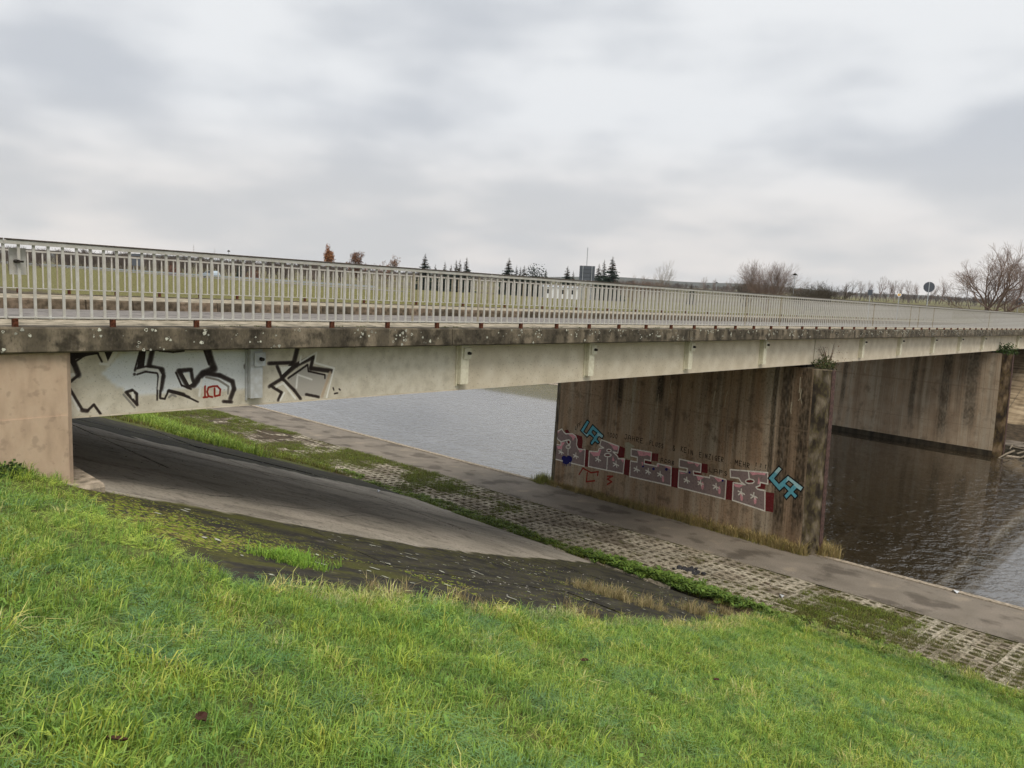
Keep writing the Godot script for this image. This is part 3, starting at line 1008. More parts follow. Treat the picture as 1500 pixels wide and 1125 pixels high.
func feather(n: int, size: float, cols: Array, mat: Material, seed_: int) -> ArrayMesh:      # fine cut leaves such as yarrow has
	var r := RandomNumberGenerator.new()
	r.seed = seed_
	var b := MB.new()
	for i in n:
		var w := r.randf() * TAU
		var d := Vector3(cos(w), 0, sin(w))
		var s := d.rotated(Vector3.UP, PI * .5)
		var L := size * r.randf_range(.5, 1.2)
		var o := d * size * .4 * r.randf()
		var up := r.randf_range(.25, 1.1)
		b.col = cols[r.randi() % cols.size()]
		for k in 6:
			var t := (k + 1.0) / 6.5
			var p := o + d * L * t + Vector3(0, L * up * t * (1.25 - .6 * t), 0)
			var ww := L * .28 * sin(PI * (t * .85 + .1)) * r.randf_range(.6, 1.2)
			for g in [1.0, -1.0]:
				b.tri(p, p + s * ww * g + d * L * .09 + Vector3(0, r.randf_range(-.2, .5) * ww, 0), p + d * L * .045)
	return b.mesh(mat)

func add_turf(places: Array, tints: Array, p: Vector3, size: float, tint: Color, lean := .12) -> void:
	var b := Basis(Vector3.BACK, -lean * rng.randf_range(-.4, 1.6)) * Basis(Vector3.RIGHT, rng.randf_range(-.12, .12)) * Basis(Vector3.UP, rng.randf() * TAU)
	places.append(Transform3D(b.scaled(Vector3(size, size * rng.randf_range(.75, 1.25), size)), p))
	tints.append(tint)

func make_grass() -> void:
	var green := [Color(0.223, 0.336, 0.045), Color(0.284, 0.387, 0.065), Color(0.179, 0.283, 0.041), Color(0.320, 0.410, 0.070), Color(0.387, 0.423, 0.090), Color(0.223, 0.320, 0.078)]
	var lush := [Color(0.171, 0.306, 0.051), Color(0.201, 0.336, 0.065), Color(0.148, 0.259, 0.059), Color(0.253, 0.372, 0.070)]
	var straw := [Color(0.536, 0.461, 0.194), Color(0.445, 0.431, 0.143), Color(0.558, 0.551, 0.271), Color(0.372, 0.401, 0.103)]
	var blue := [Color(0.156, 0.267, 0.098), Color(0.193, 0.306, 0.116), Color(0.141, 0.239, 0.070)]
	var lit := [Color(0.357, 0.491, 0.078), Color(0.432, 0.551, 0.110), Color(0.284, 0.431, 0.065)]
	var kinds := [
		tuft(24, .06, .16, .085, .8, .0034, green, M.blade, 1), tuft(22, .08, .20, .08, 1.05, .0034, green, M.blade, 2), tuft(26, .06, .14, .09, .8, .0028, lush, M.blade, 3),
		tuft(16, .09, .21, .07, 1.0, .003, straw, M.blade, 4), feather(22, .13, blue, M.blade, 5), tuft(24, .05, .12, .09, 1.0, .0028, lush + green, M.blade, 6), feather(14, .085, lit, M.blade, 7), rosette(12, .085, lush, M.blade, 8)]
	var P := []
	var T := []
	for k in kinds: P.append([]); T.append([])
	var cell := .25
	for i in range(-12, 90):
		for j in range(-48, 12):
			var cx := i * cell
			var cz := j * cell
			var mid := Vector3(cx, land(cx, cz), cz)
			if not in_view(mid, 1.16): continue
			var dist := mid.length()
			var per := (330.0 if dist < 5.5 else 230.0 if dist < 9.0 else 150.0) * cell * cell
			var count := int(per) + int(rng.randf() < per - int(per))
			for q in count:
				var x := cx + rng.randf() * cell
				var z := cz + rng.randf() * cell
				var g := grassy(x, z)
				if g < 0.0 or (g < .35 and rng.randf() > .4 + g): continue
				var y := land(x, z) + .06 * hills.get_noise_2d(x * 6.0, z * 6.0) + .01
				var n1 := patch.get_noise_2d(x * 1.6, z * 1.6)
				var n2 := hills.get_noise_2d(x * 14.0 + 90.0, z * 14.0)
				var n3 := patch.get_noise_2d(x * 5.0 + 40.0, z * 5.0)
				var t := rng.randf()
				var k := 0
				if n1 > .0 and n3 > -.05 and t < .45: k = 4
				elif n1 < -.1 and t < .5: k = 2
				elif n2 > .24 and t < .2: k = 3
				elif t < .045: k = 3
				elif t < .35: k = 1
				elif t < .55: k = 5
				elif t < .60: k = 4
				if rng.randf() < .03: k = 7
				if g < .5 and rng.randf() < .4: k = 3 if x > 3.5 else 6
				if x < 3.6 and z < -7.2 and z > -10.6 and g < 1.1 and rng.randf() < .75: k = 6
				var size := rng.randf_range(.5, 1.2) * (1.0 + .35 * n3 + .3 * n2) * (1.0 if dist < 9.0 else 1.12)
				var v := .97 + .3 * n2 + rng.randf_range(-.14, .12)
				var warm := .95 + .2 * n2 - .12 * n1
				add_turf(P[k], T[k], Vector3(x, y, z), size, Color(v * warm, v, v * (2.0 - warm)), .3)
	var names := ["upright green grass blades on the near dike", "long arching green grass blades on the near dike", "deep green short grass on the near dike", "straw coloured dry grass on the near dike", "blue green yarrow leaves among the near grass", "short matted grass on the near dike", "pale yellow green herbs at the edge of the grass", "small broad leaved rosettes scattered in the near grass"]
	for k in kinds.size(): scatter("dike_herbs" if k in [4, 6, 7] else "dike_grass", kinds[k], P[k], T[k], self, names[k], "herbs" if k in [4, 6, 7] else "grass")
	# coarser tufts: the slope beyond the bridge, the joints and holes of the pavers, the toe of the slope
	var coarse := [tuft(22, .08, .20, .16, .7, .005, green, M.blade, 11), tuft(20, .05, .12, .12, .8, .005, [Color(.20, .19, .06), Color(.15, .17, .045), Color(.24, .21, .085), Color(.13, .155, .04)], M.blade, 12), tuft(26, .14, .38, .10, .55, .0045, [Color(.36, .28, .14), Color(.30, .25, .12), Color(.40, .33, .19), Color(.22, .21, .08)], M.blade, 13), rosette(26, .12, lush, M.blade, 14)]
	var CP := [[], [], [], []]
	var CT := [[], [], [], []]
	for q in 9000:
		var z := rng.randf_range(-62.0, -25.0)
		var x := rng.randf_range(3.0, 18.6)
		var near_strip := absf(x - 12.2 - .10 * (z + 28.0)) < 1.5
		if z > -26.5 and not near_strip: continue
		var k := 0 if near_strip or rng.randf() < .3 else 1
		add_turf(CP[k], CT[k], Vector3(x, land(x, z), z), rng.randf_range(.8, 1.6) * (1.5 if near_strip else 1.0), (Color.WHITE if near_strip else Color(.8, .7, .7)) * rng.randf_range(.75, 1.1))
	for q in 56000:
		var z := rng.randf_range(-50.0, 1.0)
		var s := rng.randf_range(18.45, 22.95)
		var x := bank_x(s, z)
		var n := patch.get_noise_2d(x * .9, z * .9) + clampf((z + 11.0) * .06, 0, .42) + clampf((-19.5 - z) * .06, 0, .5)
		var toe := s < 19.2 + .5 * patch.get_noise_2d(x, z)
		var fringe := s < 19.2 + .42 * maxf(0.0, z + 9.5) + .8 * patch.get_noise_2d(x * 1.5, z * 1.5)
		var edge := s > 22.62
		if not (toe or edge or fringe) and n < -.3 + rng.randf() * .85: continue
		var k := 1
		if toe: k = [0, 1, 3, 1][rng.randi() % 4]
		elif n > .3 and rng.randf() < .15: k = 0
		if toe and patch.get_noise_2d(x * 2.0 + 9.0, z * 2.0) < -.12 and rng.randf() < .8: continue
		var grown := clampf((n - .15) * 2.2 + (.8 if fringe else 0.0), 0, 1)
		add_turf(CP[k], CT[k], Vector3(x, shelf_y(s) - .04, z), rng.randf_range(.45, .95) * (1.15 if toe else .7 + .5 * grown), (Color(.8, .72, .7) if toe or k == 0 else Color(1, .95, .95)) * rng.randf_range(.55, 1.05))
	# dry grass along the foot of the pier, at its nose, and on the slope by the grass edge
	for q in 900:
		var z := rng.randf_range(-22.6, -10.6)
		var x := 26.5 - absf(rng.randfn()) * .13
		var k := 2 if rng.randf() < .75 else 1
		add_turf(CP[k], CT[k], Vector3(x, shelf_y(across(x, z)) - .02, z), rng.randf_range(.5, 1.15) * clampf(1.3 + .06 * (z + 16.0), .8, 1.6), Color(1.15, 1.1, .95) * rng.randf_range(.75, 1.15))
	for q in 90:
		var p := Vector2(27.3, -10.35) + Vector2(rng.randfn(), rng.randfn()) * .22
		add_turf(CP[2], CT[2], Vector3(p.x, -9.25, p.y), rng.randf_range(1.0, 1.9), Color(1.05, 1.0, .9))
	for q in 50:
		var p := Vector2(26.4, -22.9) + Vector2(rng.randfn(), rng.randfn()) * .2
		add_turf(CP[2], CT[2], Vector3(p.x, -9.2, p.y), rng.randf_range(.9, 1.6), Color(.85, 1.05, .6))
	for e in [[12.1, -9.2, 36], [12.45, -8.75, 60], [12.9, -8.25, 46], [14.9, -8.35, 60], [17.2, -8.6, 30], [9.0, -6.9, 12], [5.2, -6.75, 14], [6.6, -6.9, 8]]:
		for q in e[2]:
			var x: float = e[0] + rng.randfn() * .24
			var z: float = e[1] + rng.randfn() * .15
			add_turf(CP[2], CT[2], Vector3(x, slope_y(x, z) - .02, z), rng.randf_range(.3, 1.25) * (.55 + .45 * rng.randf()), Color.WHITE * rng.randf_range(.8, 1.15))
	for q in 420:      # darker weeds crowding the toe of the slope
		var z := -11.5 + rng.randfn() * 1.3
		var s := 18.75 + rng.randfn() * .22
		add_turf(CP[3], CT[3], Vector3(bank_x(s, z), shelf_y(s), z), rng.randf_range(.6, 1.5), Color(.6, .62, .6) * rng.randf_range(.6, 1.1))
	for q in 130:      # the green tussock alone on the dark slope
		var x := 4.75 + rng.randfn() * .17
		var z := -8.05 + rng.randfn() * .13
		add_turf(CP[0], CT[0], Vector3(x, slope_y(x, z), z), rng.randf_range(.5, .95), Color(.8, .95, .8))
	var said := ["green grass tufts on the bank beyond the bridge and at the paver edges", "short olive grass growing between the pavers", "dry yellow grass along the pier foot and slope edge", "low leafy weeds along the toe of the slope"]
	for k in 4: scatter("bank_weeds" if k == 3 else "bank_grass", coarse[k], CP[k], CT[k], self, said[k], "weeds" if k == 3 else "grass")
	# moss cushions on the slope near the abutment, flakes of moss lower down
	var moss := MB.new()
	for i in 7:
		var a0 := TAU * i / 7
		var a1 := TAU * (i + 1) / 7
		var e0 := Vector3(cos(a0), 0, sin(a0))
		var e1 := Vector3(cos(a1), 0, sin(a1))
		var r0 := 1.0 + .2 * sin(a0 * 3)
		var r1 := 1.0 + .2 * sin(a1 * 3)
		moss.quad(e1 * r1, e0 * r0, e0 * .6 + Vector3(0, .45, 0), e1 * .6 + Vector3(0, .45, 0))
		moss.tri(e1 * .6 + Vector3(0, .45, 0), e0 * .6 + Vector3(0, .45, 0), Vector3(0, .6, 0))
	var mm := moss.mesh(M.moss)
	var MP := []
	var MT := []
	for q in 70000:
		var x := rng.randf_range(3.2, 18.4) if q % 2 else rng.randf_range(3.2, 8.0)
		var z := rng.randf_range(-10.95, -6.2)
		var up := clampf((7.2 - x) / 3.4, 0, 1) * clampf((-7.0 - z) / 1.2, 0, 1)
		var n := patch.get_noise_2d(x * 3.0, z * 7.0) + .5 * hills.get_noise_2d(x * 30.0, z * 60.0)
		if n < .15 - .62 * up: continue
		if rng.randf() > .35 + .65 * up: continue
		var r := rng.randf_range(.006, .024) * (.8 + .7 * up)
		var c := [Color(.15, .20, .02), Color(.20, .22, .035), Color(.11, .145, .018), Color(.24, .235, .06), Color(.13, .10, .04)][rng.randi() % 5] as Color
		MP.append(Transform3D(Basis(Vector3.BACK, -.346) * Basis(Vector3.UP, rng.randf() * TAU) * Basis.from_scale(Vector3(r * rng.randf_range(.8, 1.8), r * .9, r)), Vector3(x, slope_y(x, z) - .006, z)))
		MT.append(c)
	scatter("moss", mm, MP, MT, self, "green and brown moss cushions on the dark slope paving", "moss")
	# grit washed down over the slabs, the joints and the path edges
	var GP := []
	var GT := []
	for q in 2600:
		var onpath := q % 3 == 0
		var z := rng.randf_range(-24.0, -2.0)
		var x := rng.randf_range(3.3, 18.6)
		var y := slope_y(x, z) - .002
		if onpath:
			var s := 22.95 + absf(rng.randfn()) * .35 if q % 2 else 26.5 - absf(rng.randfn()) * .3
			x = bank_x(s, z)
			y = shelf_y(s) - .002
		elif z > -6.4: continue
		elif q % 4: z = [-22.4, -19.0, -15.2, -11.05, -8.6][rng.randi() % 5] + rng.randfn() * .12
		var r := .005 + .016 * pow(rng.randf(), 2.0)
		var g := rng.randf_range(.10, .34)
		GP.append(Transform3D(Basis(Vector3.UP, rng.randf() * TAU) * Basis.from_scale(Vector3(r * rng.randf_range(.8, 1.6), r, r)), Vector3(x, y, z)))
		GT.append(Color(g, g * .94, g * .84))
	scatter("grit", mm, GP, GT, self, "loose grit in the joints of the slope slabs and along the path", "grit")
	# pale lichen crusts on the dark slope
	var crust := MB.new()
	for i in 9:
		var a0 := TAU * i / 9
		var a1 := TAU * (i + 1) / 9
		var r0 := 1.0 + .28 * sin(a0 * 2 + 1.0) + .12 * sin(a0 * 5)
		var r1 := 1.0 + .28 * sin(a1 * 2 + 1.0) + .12 * sin(a1 * 5)
		crust.tri(Vector3.ZERO, Vector3(cos(a1) * r1, 0, sin(a1) * r1), Vector3(cos(a0) * r0, 0, sin(a0) * r0))
	var KP := []
	var KT := []
	for q in 1000:
		var x := rng.randf_range(3.8, 17.5)
		var z := rng.randf_range(-10.6, -6.6)
		if patch.get_noise_2d(x * 2.0 + 300.0, z * 4.0) < .05 and rng.randf() < .8: continue
		var r := .006 + .04 * pow(rng.randf(), 5.0)
		var g := rng.randf_range(.26, .5)
		KP.append(Transform3D(Basis(Vector3.BACK, -.346) * Basis(Vector3.UP, rng.randf() * TAU) * Basis.from_scale(Vector3(r * rng.randf_range(.8, 1.9), 1, r)), Vector3(x, slope_y(x, z) + .02, z)))
		KT.append(Color(g, g, g * .82))
	scatter("lichen_crust", crust.mesh(M.lichen), KP, KT, self, "pale lichen crusts dotting the dark slope paving", "lichen")
	# weeds in the gap between edge beam and footway
	var WP := []
	var WT := []
	for q in 700:
		var x := rng.randf_range(0.5, 60.0)
		if patch.get_noise_2d(x * 1.3, 7.0) < -.05: continue
		WP.append(Transform3D(Basis(Vector3.UP, rng.randf() * TAU).scaled(Vector3.ONE * rng.randf_range(.15, .5)), Vector3(x, HF + SL * x - .01, -11.0 - rng.randf() * .2)))
		WT.append(Color.WHITE * rng.randf_range(.5, 1.0))
	scatter("footway_weeds", coarse[1], WP, WT, self, "small weeds and moss along the footway edge under the railing", "weeds")

func bush(called: String, label: String, at: Vector3, r: float, n: int, leaf: float, cols: Array, category := "bush", twigs := 10, tall := 1.0) -> void:
	var root := thing(called, label, category, at)
	var st := MB.new()
	var lf := MB.new()
	for i in twigs:
		var a := rng.randf() * TAU
		var d := Vector3(cos(a) * rng.randf_range(.2, .9), 1.0 * tall, sin(a) * rng.randf_range(.2, .9)).normalized() * r * rng.randf_range(.7, 1.15)
		st.tube(Vector3.ZERO, d * .5 + Vector3(rng.randf(), 0, rng.randf()) * r * .08, r * .02, r * .014, 3)
		st.tube(d * .5 + Vector3(.03, 0, .03) * r, d, r * .014, r * .004, 3)
	for i in n:
		var a := rng.randf() * TAU
		var e := acos(rng.randf_range(0, 1))
		var o := Vector3(sin(e) * cos(a), cos(e) * tall, sin(e) * sin(a)) * r * pow(rng.randf(), .45) * (1.0 + .25 * sin(a * 3) * sin(e * 4))
		var d := Vector3(rng.randfn(), rng.randfn(), rng.randfn()).normalized() * leaf * rng.randf_range(.6, 1.3)
		var s := d.cross(Vector3(rng.randfn(), rng.randfn(), rng.randfn())).normalized() * leaf * .3
		lf.col = cols[rng.randi() % cols.size()]
		lf.quad(o, o + d * .5 + s, o + d, o + d * .5 - s)
	part("stems", st.mesh(M.twig), root)
	if n > 0: part("foliage", lf.mesh(M.leaf), root)

func grow(tr: MB, tw: MB, p: Vector3, d: Vector3, L: float, r: float, depth: int, g: RandomNumberGenerator, o: Dictionary, tips: Array) -> void:
	var q := p
	var dir := d
	var steps := 3 if depth > 2 else 2
	for i in steps:
		dir = (dir + Vector3(g.randfn(), g.randfn(), g.randfn()) * float(o.get("wob", .12)) + Vector3(0, float(o.get("rise", .08)), 0)).normalized()
		var e := q + dir * L / steps
		var ra := r * (1.0 - .35 * i / steps)
		var rb := r * (1.0 - .35 * (i + 1) / steps)
		(tr if depth >= int(o.get("deep", 5)) - 1 else tw).tube(q, e, ra, rb, 5 if depth > 3 else 3)
		if depth > 0 and i > 0:
			for k in int(o.get("side", 1)):
				var axis := Vector3(g.randfn(), g.randfn(), g.randfn()).cross(dir).normalized()
				grow(tr, tw, q.lerp(e, g.randf()), dir.rotated(axis, g.randf_range(.45, .95) * float(o.get("open", 1.0))), L * g.randf_range(.5, .78), rb * .62, depth - 1, g, o, tips)
		q = e
	if depth > 0:
		for k in int(o.get("fork", 2)):
			var axis := Vector3(g.randfn(), g.randfn(), g.randfn()).cross(dir).normalized()
			grow(tr, tw, q, dir.rotated(axis, g.randf_range(.2, .6) * float(o.get("open", 1.0))), L * g.randf_range(.62, .85), r * .62, depth - 1, g, o, tips)
	else: tips.append(q)

func bare_meshes(seed_: int, h: float, o: Dictionary, bark: Material, leaf_cols := [], leaves := 0) -> Array:
	var g := RandomNumberGenerator.new()
	g.seed = seed_
	var tr := MB.new()
	var tw := MB.new()
	var tips := []
	var stems: int = o.get("stems", 1)
	for s in stems:
		var a := TAU * s / stems + g.randf()
		var lean: float = o.get("lean", .0)
		grow(tr, tw, Vector3(cos(a), 0, sin(a)) * .15 * (stems - 1) * .5, Vector3(cos(a) * lean, 1, sin(a) * lean).normalized(), h * float(o.get("first", .34)), h * float(o.get("thick", .018)), int(o.get("deep", 5)), g, o, tips)
	# bring to height h
	var top := .1
	for p in tips: top = maxf(top, p.y)
	var k := h / top
	for b: MB in [tr, tw]:
		for i in b.v.size(): b.v[i] *= Vector3(k * float(o.get("wide", 1.0)), k, k * float(o.get("wide", 1.0)))
	var crown := ArrayMesh.new()
	tw.add_to(crown, bark)
	if leaves > 0:
		var lf := MB.new()
		for i in leaves:
			var p: Vector3 = tips[g.randi() % tips.size()] * k
			p = Vector3(p.x * float(o.get("wide", 1.0)), p.y, p.z * float(o.get("wide", 1.0))) + Vector3(g.randfn(), g.randfn(), g.randfn()) * h * .02
			var d := Vector3(g.randfn(), g.randfn(), g.randfn()).normalized() * float(o.get("leaf", .16))
			var s := d.cross(Vector3(g.randfn(), g.randfn(), g.randfn())).normalized() * float(o.get("leaf", .16)) * .5
			lf.col = leaf_cols[g.randi() % leaf_cols.size()]
			lf.quad(p, p + d * .5 + s, p + d, p + d * .5 - s)
		lf.add_to(crown, M.leaf)
	return [tr.mesh(bark), crown]

func tree(called: String, label: String, at: Vector3, meshes: Array, turn := 0.0, size := Vector3.ONE, group := "", category := "tree") -> Node3D:
	var root := thing(called, label, category, at, group)
	root.rotation.y = turn
	root.scale = size
	part("trunk", meshes[0], root)
	part("crown", meshes[1], root)
	return root

func spruce_meshes(seed_: int, h: float, wide: float) -> Array:
	var g := RandomNumberGenerator.new()
	g.seed = seed_
	var tr := MB.new()
	var n := MB.new()
	tr.tube(Vector3.ZERO, Vector3(0, h * .97, 0), h * .016, h * .003, 6)
	var y := h * .08
	while y < h:
		var f := 1.0 - y / h
		var reach := wide * .5 * pow(f, .85) * g.randf_range(.8, 1.15) + .05
		var arms := 8 + int(f * 8)
		for i in arms:
			var a := g.randf() * TAU
			var L := reach * g.randf_range(.6, 1.15)
			var d := Vector3(cos(a), .0, sin(a))
			var s := Vector3(-d.z, 0, d.x)
			var o := Vector3(0, y + g.randf() * h * .02, 0)
			var tip := o + d * L + Vector3(0, -L * g.randf_range(.12, .4) + L * .25 * (1.0 - f), 0)
			var v := g.randf_range(.7, 1.25)
			n.col = Color(.020 * v, .034 * v, .020 * v)
			if f < .3 and g.randf() < .5: n.col = Color(.075 * v, .045 * v, .022 * v)
			var cuts := 3
			for c in cuts:
				var t0 := float(c) / cuts
				var t1 := float(c + 1) / cuts
				var p0 := o.lerp(tip, t0 * .8)
				var p1 := o.lerp(tip, t1)
				var w := L * .30 * (1.0 - t0 * .6) * g.randf_range(.7, 1.3)
				var dn := Vector3(0, -w * g.randf_range(.3, .9), 0)
				n.tri(p0, p1, p0 + (p1 - p0) * .7 + s * w + dn)
				n.tri(p0, p0 + (p1 - p0) * .7 - s * w + dn, p1)
		y += h * .022 + .02
	return [tr.mesh(M.bark), n.mesh(M.needle)]

# a place by compass bearing from the near dike and distance
func far_at(bearing: float, dist: float, y: float) -> Vector3:
	var a := deg_to_rad(bearing)
	return Vector3(sin(a) * dist, y, -cos(a) * dist)

# ---------------------------------------------------------------- far things
func plain(called: String, label: String, category: String, at: Vector3, pieces: Array, group := "", turn := 0.0) -> Node3D:      # pieces: [name, MB, material]
	var root := thing(called, label, category, at, group)
	root.rotation.y = turn
	for p in pieces: part(p[0], p[1].mesh(p[2]), root)
	return root

func box_of(a: Vector3, b: Vector3) -> MB:
	var m := MB.new()
	m.box(a, b)
	return m

func pole(h: float, r := .04, sides := 8) -> MB:
	var m := MB.new()
	m.tube(Vector3(0, -.3, 0), Vector3(0, h, 0), r, r, sides, true)
	return m

func disc(r: float, y: float, t: float, n := 24, turn := 0.0) -> MB:      # upright disc in the xy plane
	var m := MB.new()
	for i in n:
		var a0 := turn + TAU * i / n
		var a1 := turn + TAU * (i + 1) / n
		var e0 := Vector3(cos(a0) * r, y + sin(a0) * r, 0)
		var e1 := Vector3(cos(a1) * r, y + sin(a1) * r, 0)
		var f := Vector3(0, 0, t)
		m.tri(Vector3(0, y, t), e0 + f, e1 + f)
		m.tri(Vector3(0, y, -t), e1 - f, e0 - f)
		m.quad(e0 - f, e1 - f, e1 + f, e0 + f)
	return m

func make_car(at: Vector3, turn: float) -> void:
	var root := thing("estate_car", "pale silver car driving on the far dike road behind the guard rail", "car", at)
	root.rotation.y = turn
	var side := PackedVector2Array([Vector2(-2.15, .32), Vector2(2.1, .30), Vector2(2.2, .55), Vector2(2.1, .78), Vector2(1.25, .95), Vector2(.55, 1.42), Vector2(-1.6, 1.46), Vector2(-2.1, 1.0), Vector2(-2.2, .6)])
	var b := MB.new()
	var half := func(y: float) -> float: return .88 if y < .95 else .72
	for i in side.size():
		var p := side[i]
		var q := side[(i + 1) % side.size()]
		b.quad(Vector3(p.x, p.y, half.call(p.y)), Vector3(p.x, p.y, -half.call(p.y)), Vector3(q.x, q.y, -half.call(q.y)), Vector3(q.x, q.y, half.call(q.y)))
	for sgn in [1.0, -1.0]:
		for i in range(1, side.size() - 1):
			var t := [side[0], side[i], side[i + 1]]
			if sgn < 0: t = [side[0], side[i + 1], side[i]]
			b.tri(Vector3(t[0].x, t[0].y, sgn * half.call(t[0].y)), Vector3(t[1].x, t[1].y, sgn * half.call(t[1].y)), Vector3(t[2].x, t[2].y, sgn * half.call(t[2].y)))
	part("body", b.mesh(M.car), root)
	for sgn in [1.0, -1.0]:
		var w := MB.new()
		var u := [Vector3(1.0, .99, .88 * sgn), Vector3(-1.75, 1.0, .88 * sgn), Vector3(-1.5, 1.38, .755 * sgn), Vector3(.5, 1.36, .755 * sgn)]
		if sgn < 0: w.quad(u[0], u[1], u[2], u[3])
		else: w.quad(u[1], u[0], u[3], u[2])
		part("side_window", w.mesh(M.dark_glass), root)
		for x in [-1.35, 1.35]:
			var t := MB.new()
			t.tube(Vector3(x, .31, .68 * sgn), Vector3(x, .31, .91 * sgn), .31, .31, 16, true)
			var wheel := part("wheel", t.mesh(M.rubber), root)
			var r := MB.new()
			r.tube(Vector3(x, .31, .905 * sgn), Vector3(x, .31, .925 * sgn), .19, .18, 12, true)
			part("rim", r.mesh(M.galv), wheel)
		part("headlight", box_of(Vector3(2.08, .62, .5 * sgn - .14), Vector3(2.19, .74, .5 * sgn + .14)).mesh(M.galv), root)
	var ws := MB.new()
	ws.quad(Vector3(1.22, .985, .80), Vector3(1.22, .985, -.80), Vector3(.60, 1.405, -.68), Vector3(.60, 1.405, .68))
	part("windscreen", ws.mesh(M.dark_glass), root)

func make_far() -> void:
	# guard rail on the far dike
	var gr := thing("guard_rail", "thin grey guard rail along the road on the far dike", "guard rail")
	var z := -330.0
	while z < -105.0:
		var x := bank_x(79.0, z)
		var b := MB.new()
		var x2 := bank_x(79.0, z + 4.0)
		b.quad(Vector3(x, -2.62, z), Vector3(x, -2.30, z), Vector3(x2, -2.30, z + 4.0), Vector3(x2, -2.62, z + 4.0))
		b.quad(Vector3(x + .05, -2.30, z), Vector3(x + .05, -2.62, z), Vector3(x2 + .05, -2.62, z + 4.0), Vector3(x2 + .05, -2.30, z + 4.0))
		b.quad(Vector3(x, -2.30, z), Vector3(x + .05, -2.30, z), Vector3(x2 + .05, -2.30, z + 4.0), Vector3(x2, -2.30, z + 4.0))
		part("rail_beam", b.mesh(M.galv), gr)
		part("post", box_of(Vector3(x + .06, -3.2, z - .06), Vector3(x + .14, -2.32, z + .06)).mesh(M.galv), gr)
		z += 4.0
	var rd := MB.new()
	rd.quad(Vector3(bank_x(80.2, -100), -2.99, -100), Vector3(bank_x(85.5, -100), -3.0, -100), Vector3(bank_x(85.5, -400), -3.0, -400), Vector3(bank_x(80.2, -400), -2.99, -400))
	structure("dike_road", rd.mesh(M.asphalt), "narrow asphalt road on the far dike")
	make_car(far_at(25.3, 180.0, -2.98), PI * .5 + .05)
	# trees with rust coloured leaves
	var rust := [Color(.26, .10, .035), Color(.33, .14, .05), Color(.20, .075, .03), Color(.38, .19, .08)]
	var oak1 := bare_meshes(21, 9.6, {"deep": 5, "wide": .62, "open": .6, "rise": .14, "leaf": .24}, M.bark, rust, 3400)
	var oak2 := bare_meshes(22, 8.6, {"deep": 5, "wide": .95, "leaf": .22, "rise": .1}, M.bark, [Color(.16, .075, .04), Color(.22, .10, .05), Color(.13, .055, .03)], 2400)
	var oak3 := bare_meshes(23, 8.3, {"deep": 5, "wide": 1.0, "leaf": .2, "rise": .1}, M.bark, [Color(.22, .12, .065), Color(.28, .15, .08), Color(.16, .09, .05)], 1500)
	tree("autumn_tree", "narrow pointed tree with bright rusty leaves behind the railing", far_at(33.32, 190, -4.2), oak1, .4, Vector3.ONE, "autumn trees beyond the bridge")
	tree("autumn_tree", "rounded tree with dark brown leaves, middle of the three autumn trees", far_at(35.3, 190, -4.3), oak2, 1.1, Vector3.ONE, "autumn trees beyond the bridge")
	tree("autumn_tree", "thin pale brown tree losing its leaves, right of the autumn trees", far_at(37.5, 190, -4.3), oak3, 2.0, Vector3.ONE, "autumn trees beyond the bridge")
	# spruces
	var sm := [spruce_meshes(31, 9.0, 5.2), spruce_meshes(32, 9.0, 4.2), spruce_meshes(33, 9.0, 6.2)]
	var sp := [[39.77, .0250, "tall dark spruce standing alone just right of the autumn trees", 2], [40.52, .0130, "small spruce next to the tall lone spruce", 1], [41.2, .017, "leftmost spruce of the close group of five", 1], [41.65, .0135, "shortest spruce in the close group of five", 1], [42.0, .0193, "middle spruce of the close group of five", 0], [42.27, .0205, "second spruce from the right in the group of five", 1], [42.76, .0234, "tallest spruce at the right end of the group of five", 0], [45.8, .0251, "broad dark spruce left of the bushy evergreen", 2], [46.37, .0162, "thin spruce touching the broad dark spruce", 1], [46.65, .0147, "short brownish spruce between broad spruce and evergreen", 1], [46.93, .0166, "narrow spruce close to the bushy evergreen", 0], [48.5, .0136, "small brown topped spruce right of the bushy evergreen", 1], [50.05, .0183, "bushy spruce left of the large grey sign", 2], [50.47, .0127, "short spruce next to the large grey sign", 1], [52.29, .0226, "first spruce right of the large grey sign", 0], [52.65, .0288, "slim tall spruce, middle of three beside the grey sign", 1], [53.23, .0326, "tallest spruce, right of three beside the grey sign", 2], [58.9, .0034, "small spruce top peeking over the middle of the railing", 0]]
	for i in sp.size():
		var D := 165.0 + 7.0 * sin(i * 2.3)
		var h: float = float(sp[i][1]) * D + 4.3
		var k := h / 9.0
		tree("spruce", sp[i][2], far_at(sp[i][0], D, -4.3), sm[sp[i][3]], i * 1.7, Vector3(k, k, k), "spruces beyond the bridge")
	bush("evergreen_tree", "wide bushy dark evergreen with a thin leader beyond the railing", far_at(47.73, 160, -4.2), 3.4, 5200, .34, [Color(.022, .034, .022), Color(.03, .045, .026), Color(.018, .028, .02)], "tree", 12, 1.9)
	# sign backs, masts, lamps
	var br := far_at(51.45, 150, -3.6)
	var posts := []
	for x in [-.85, .85]:
		var frame := MB.new()
		posts.append(["lattice_post", frame, M.galv])
		frame.tube(Vector3(x, -.2, .22), Vector3(x, 6.4, .22), .06, .06, 6)
		frame.tube(Vector3(x, 3.2, .6), Vector3(x, 6.2, .25), .03, .03, 5)
		frame.tube(Vector3(x, -.2, .62), Vector3(x, 3.2, .6), .05, .05, 5)
	var panel := MB.new()
	panel.box(Vector3(-1.45, 3.75, .0), Vector3(1.45, 6.45, .06))
	for y in [4.4, 5.1, 5.8]: panel.box(Vector3(-1.42, y, .06), Vector3(1.42, y + .05, .12))
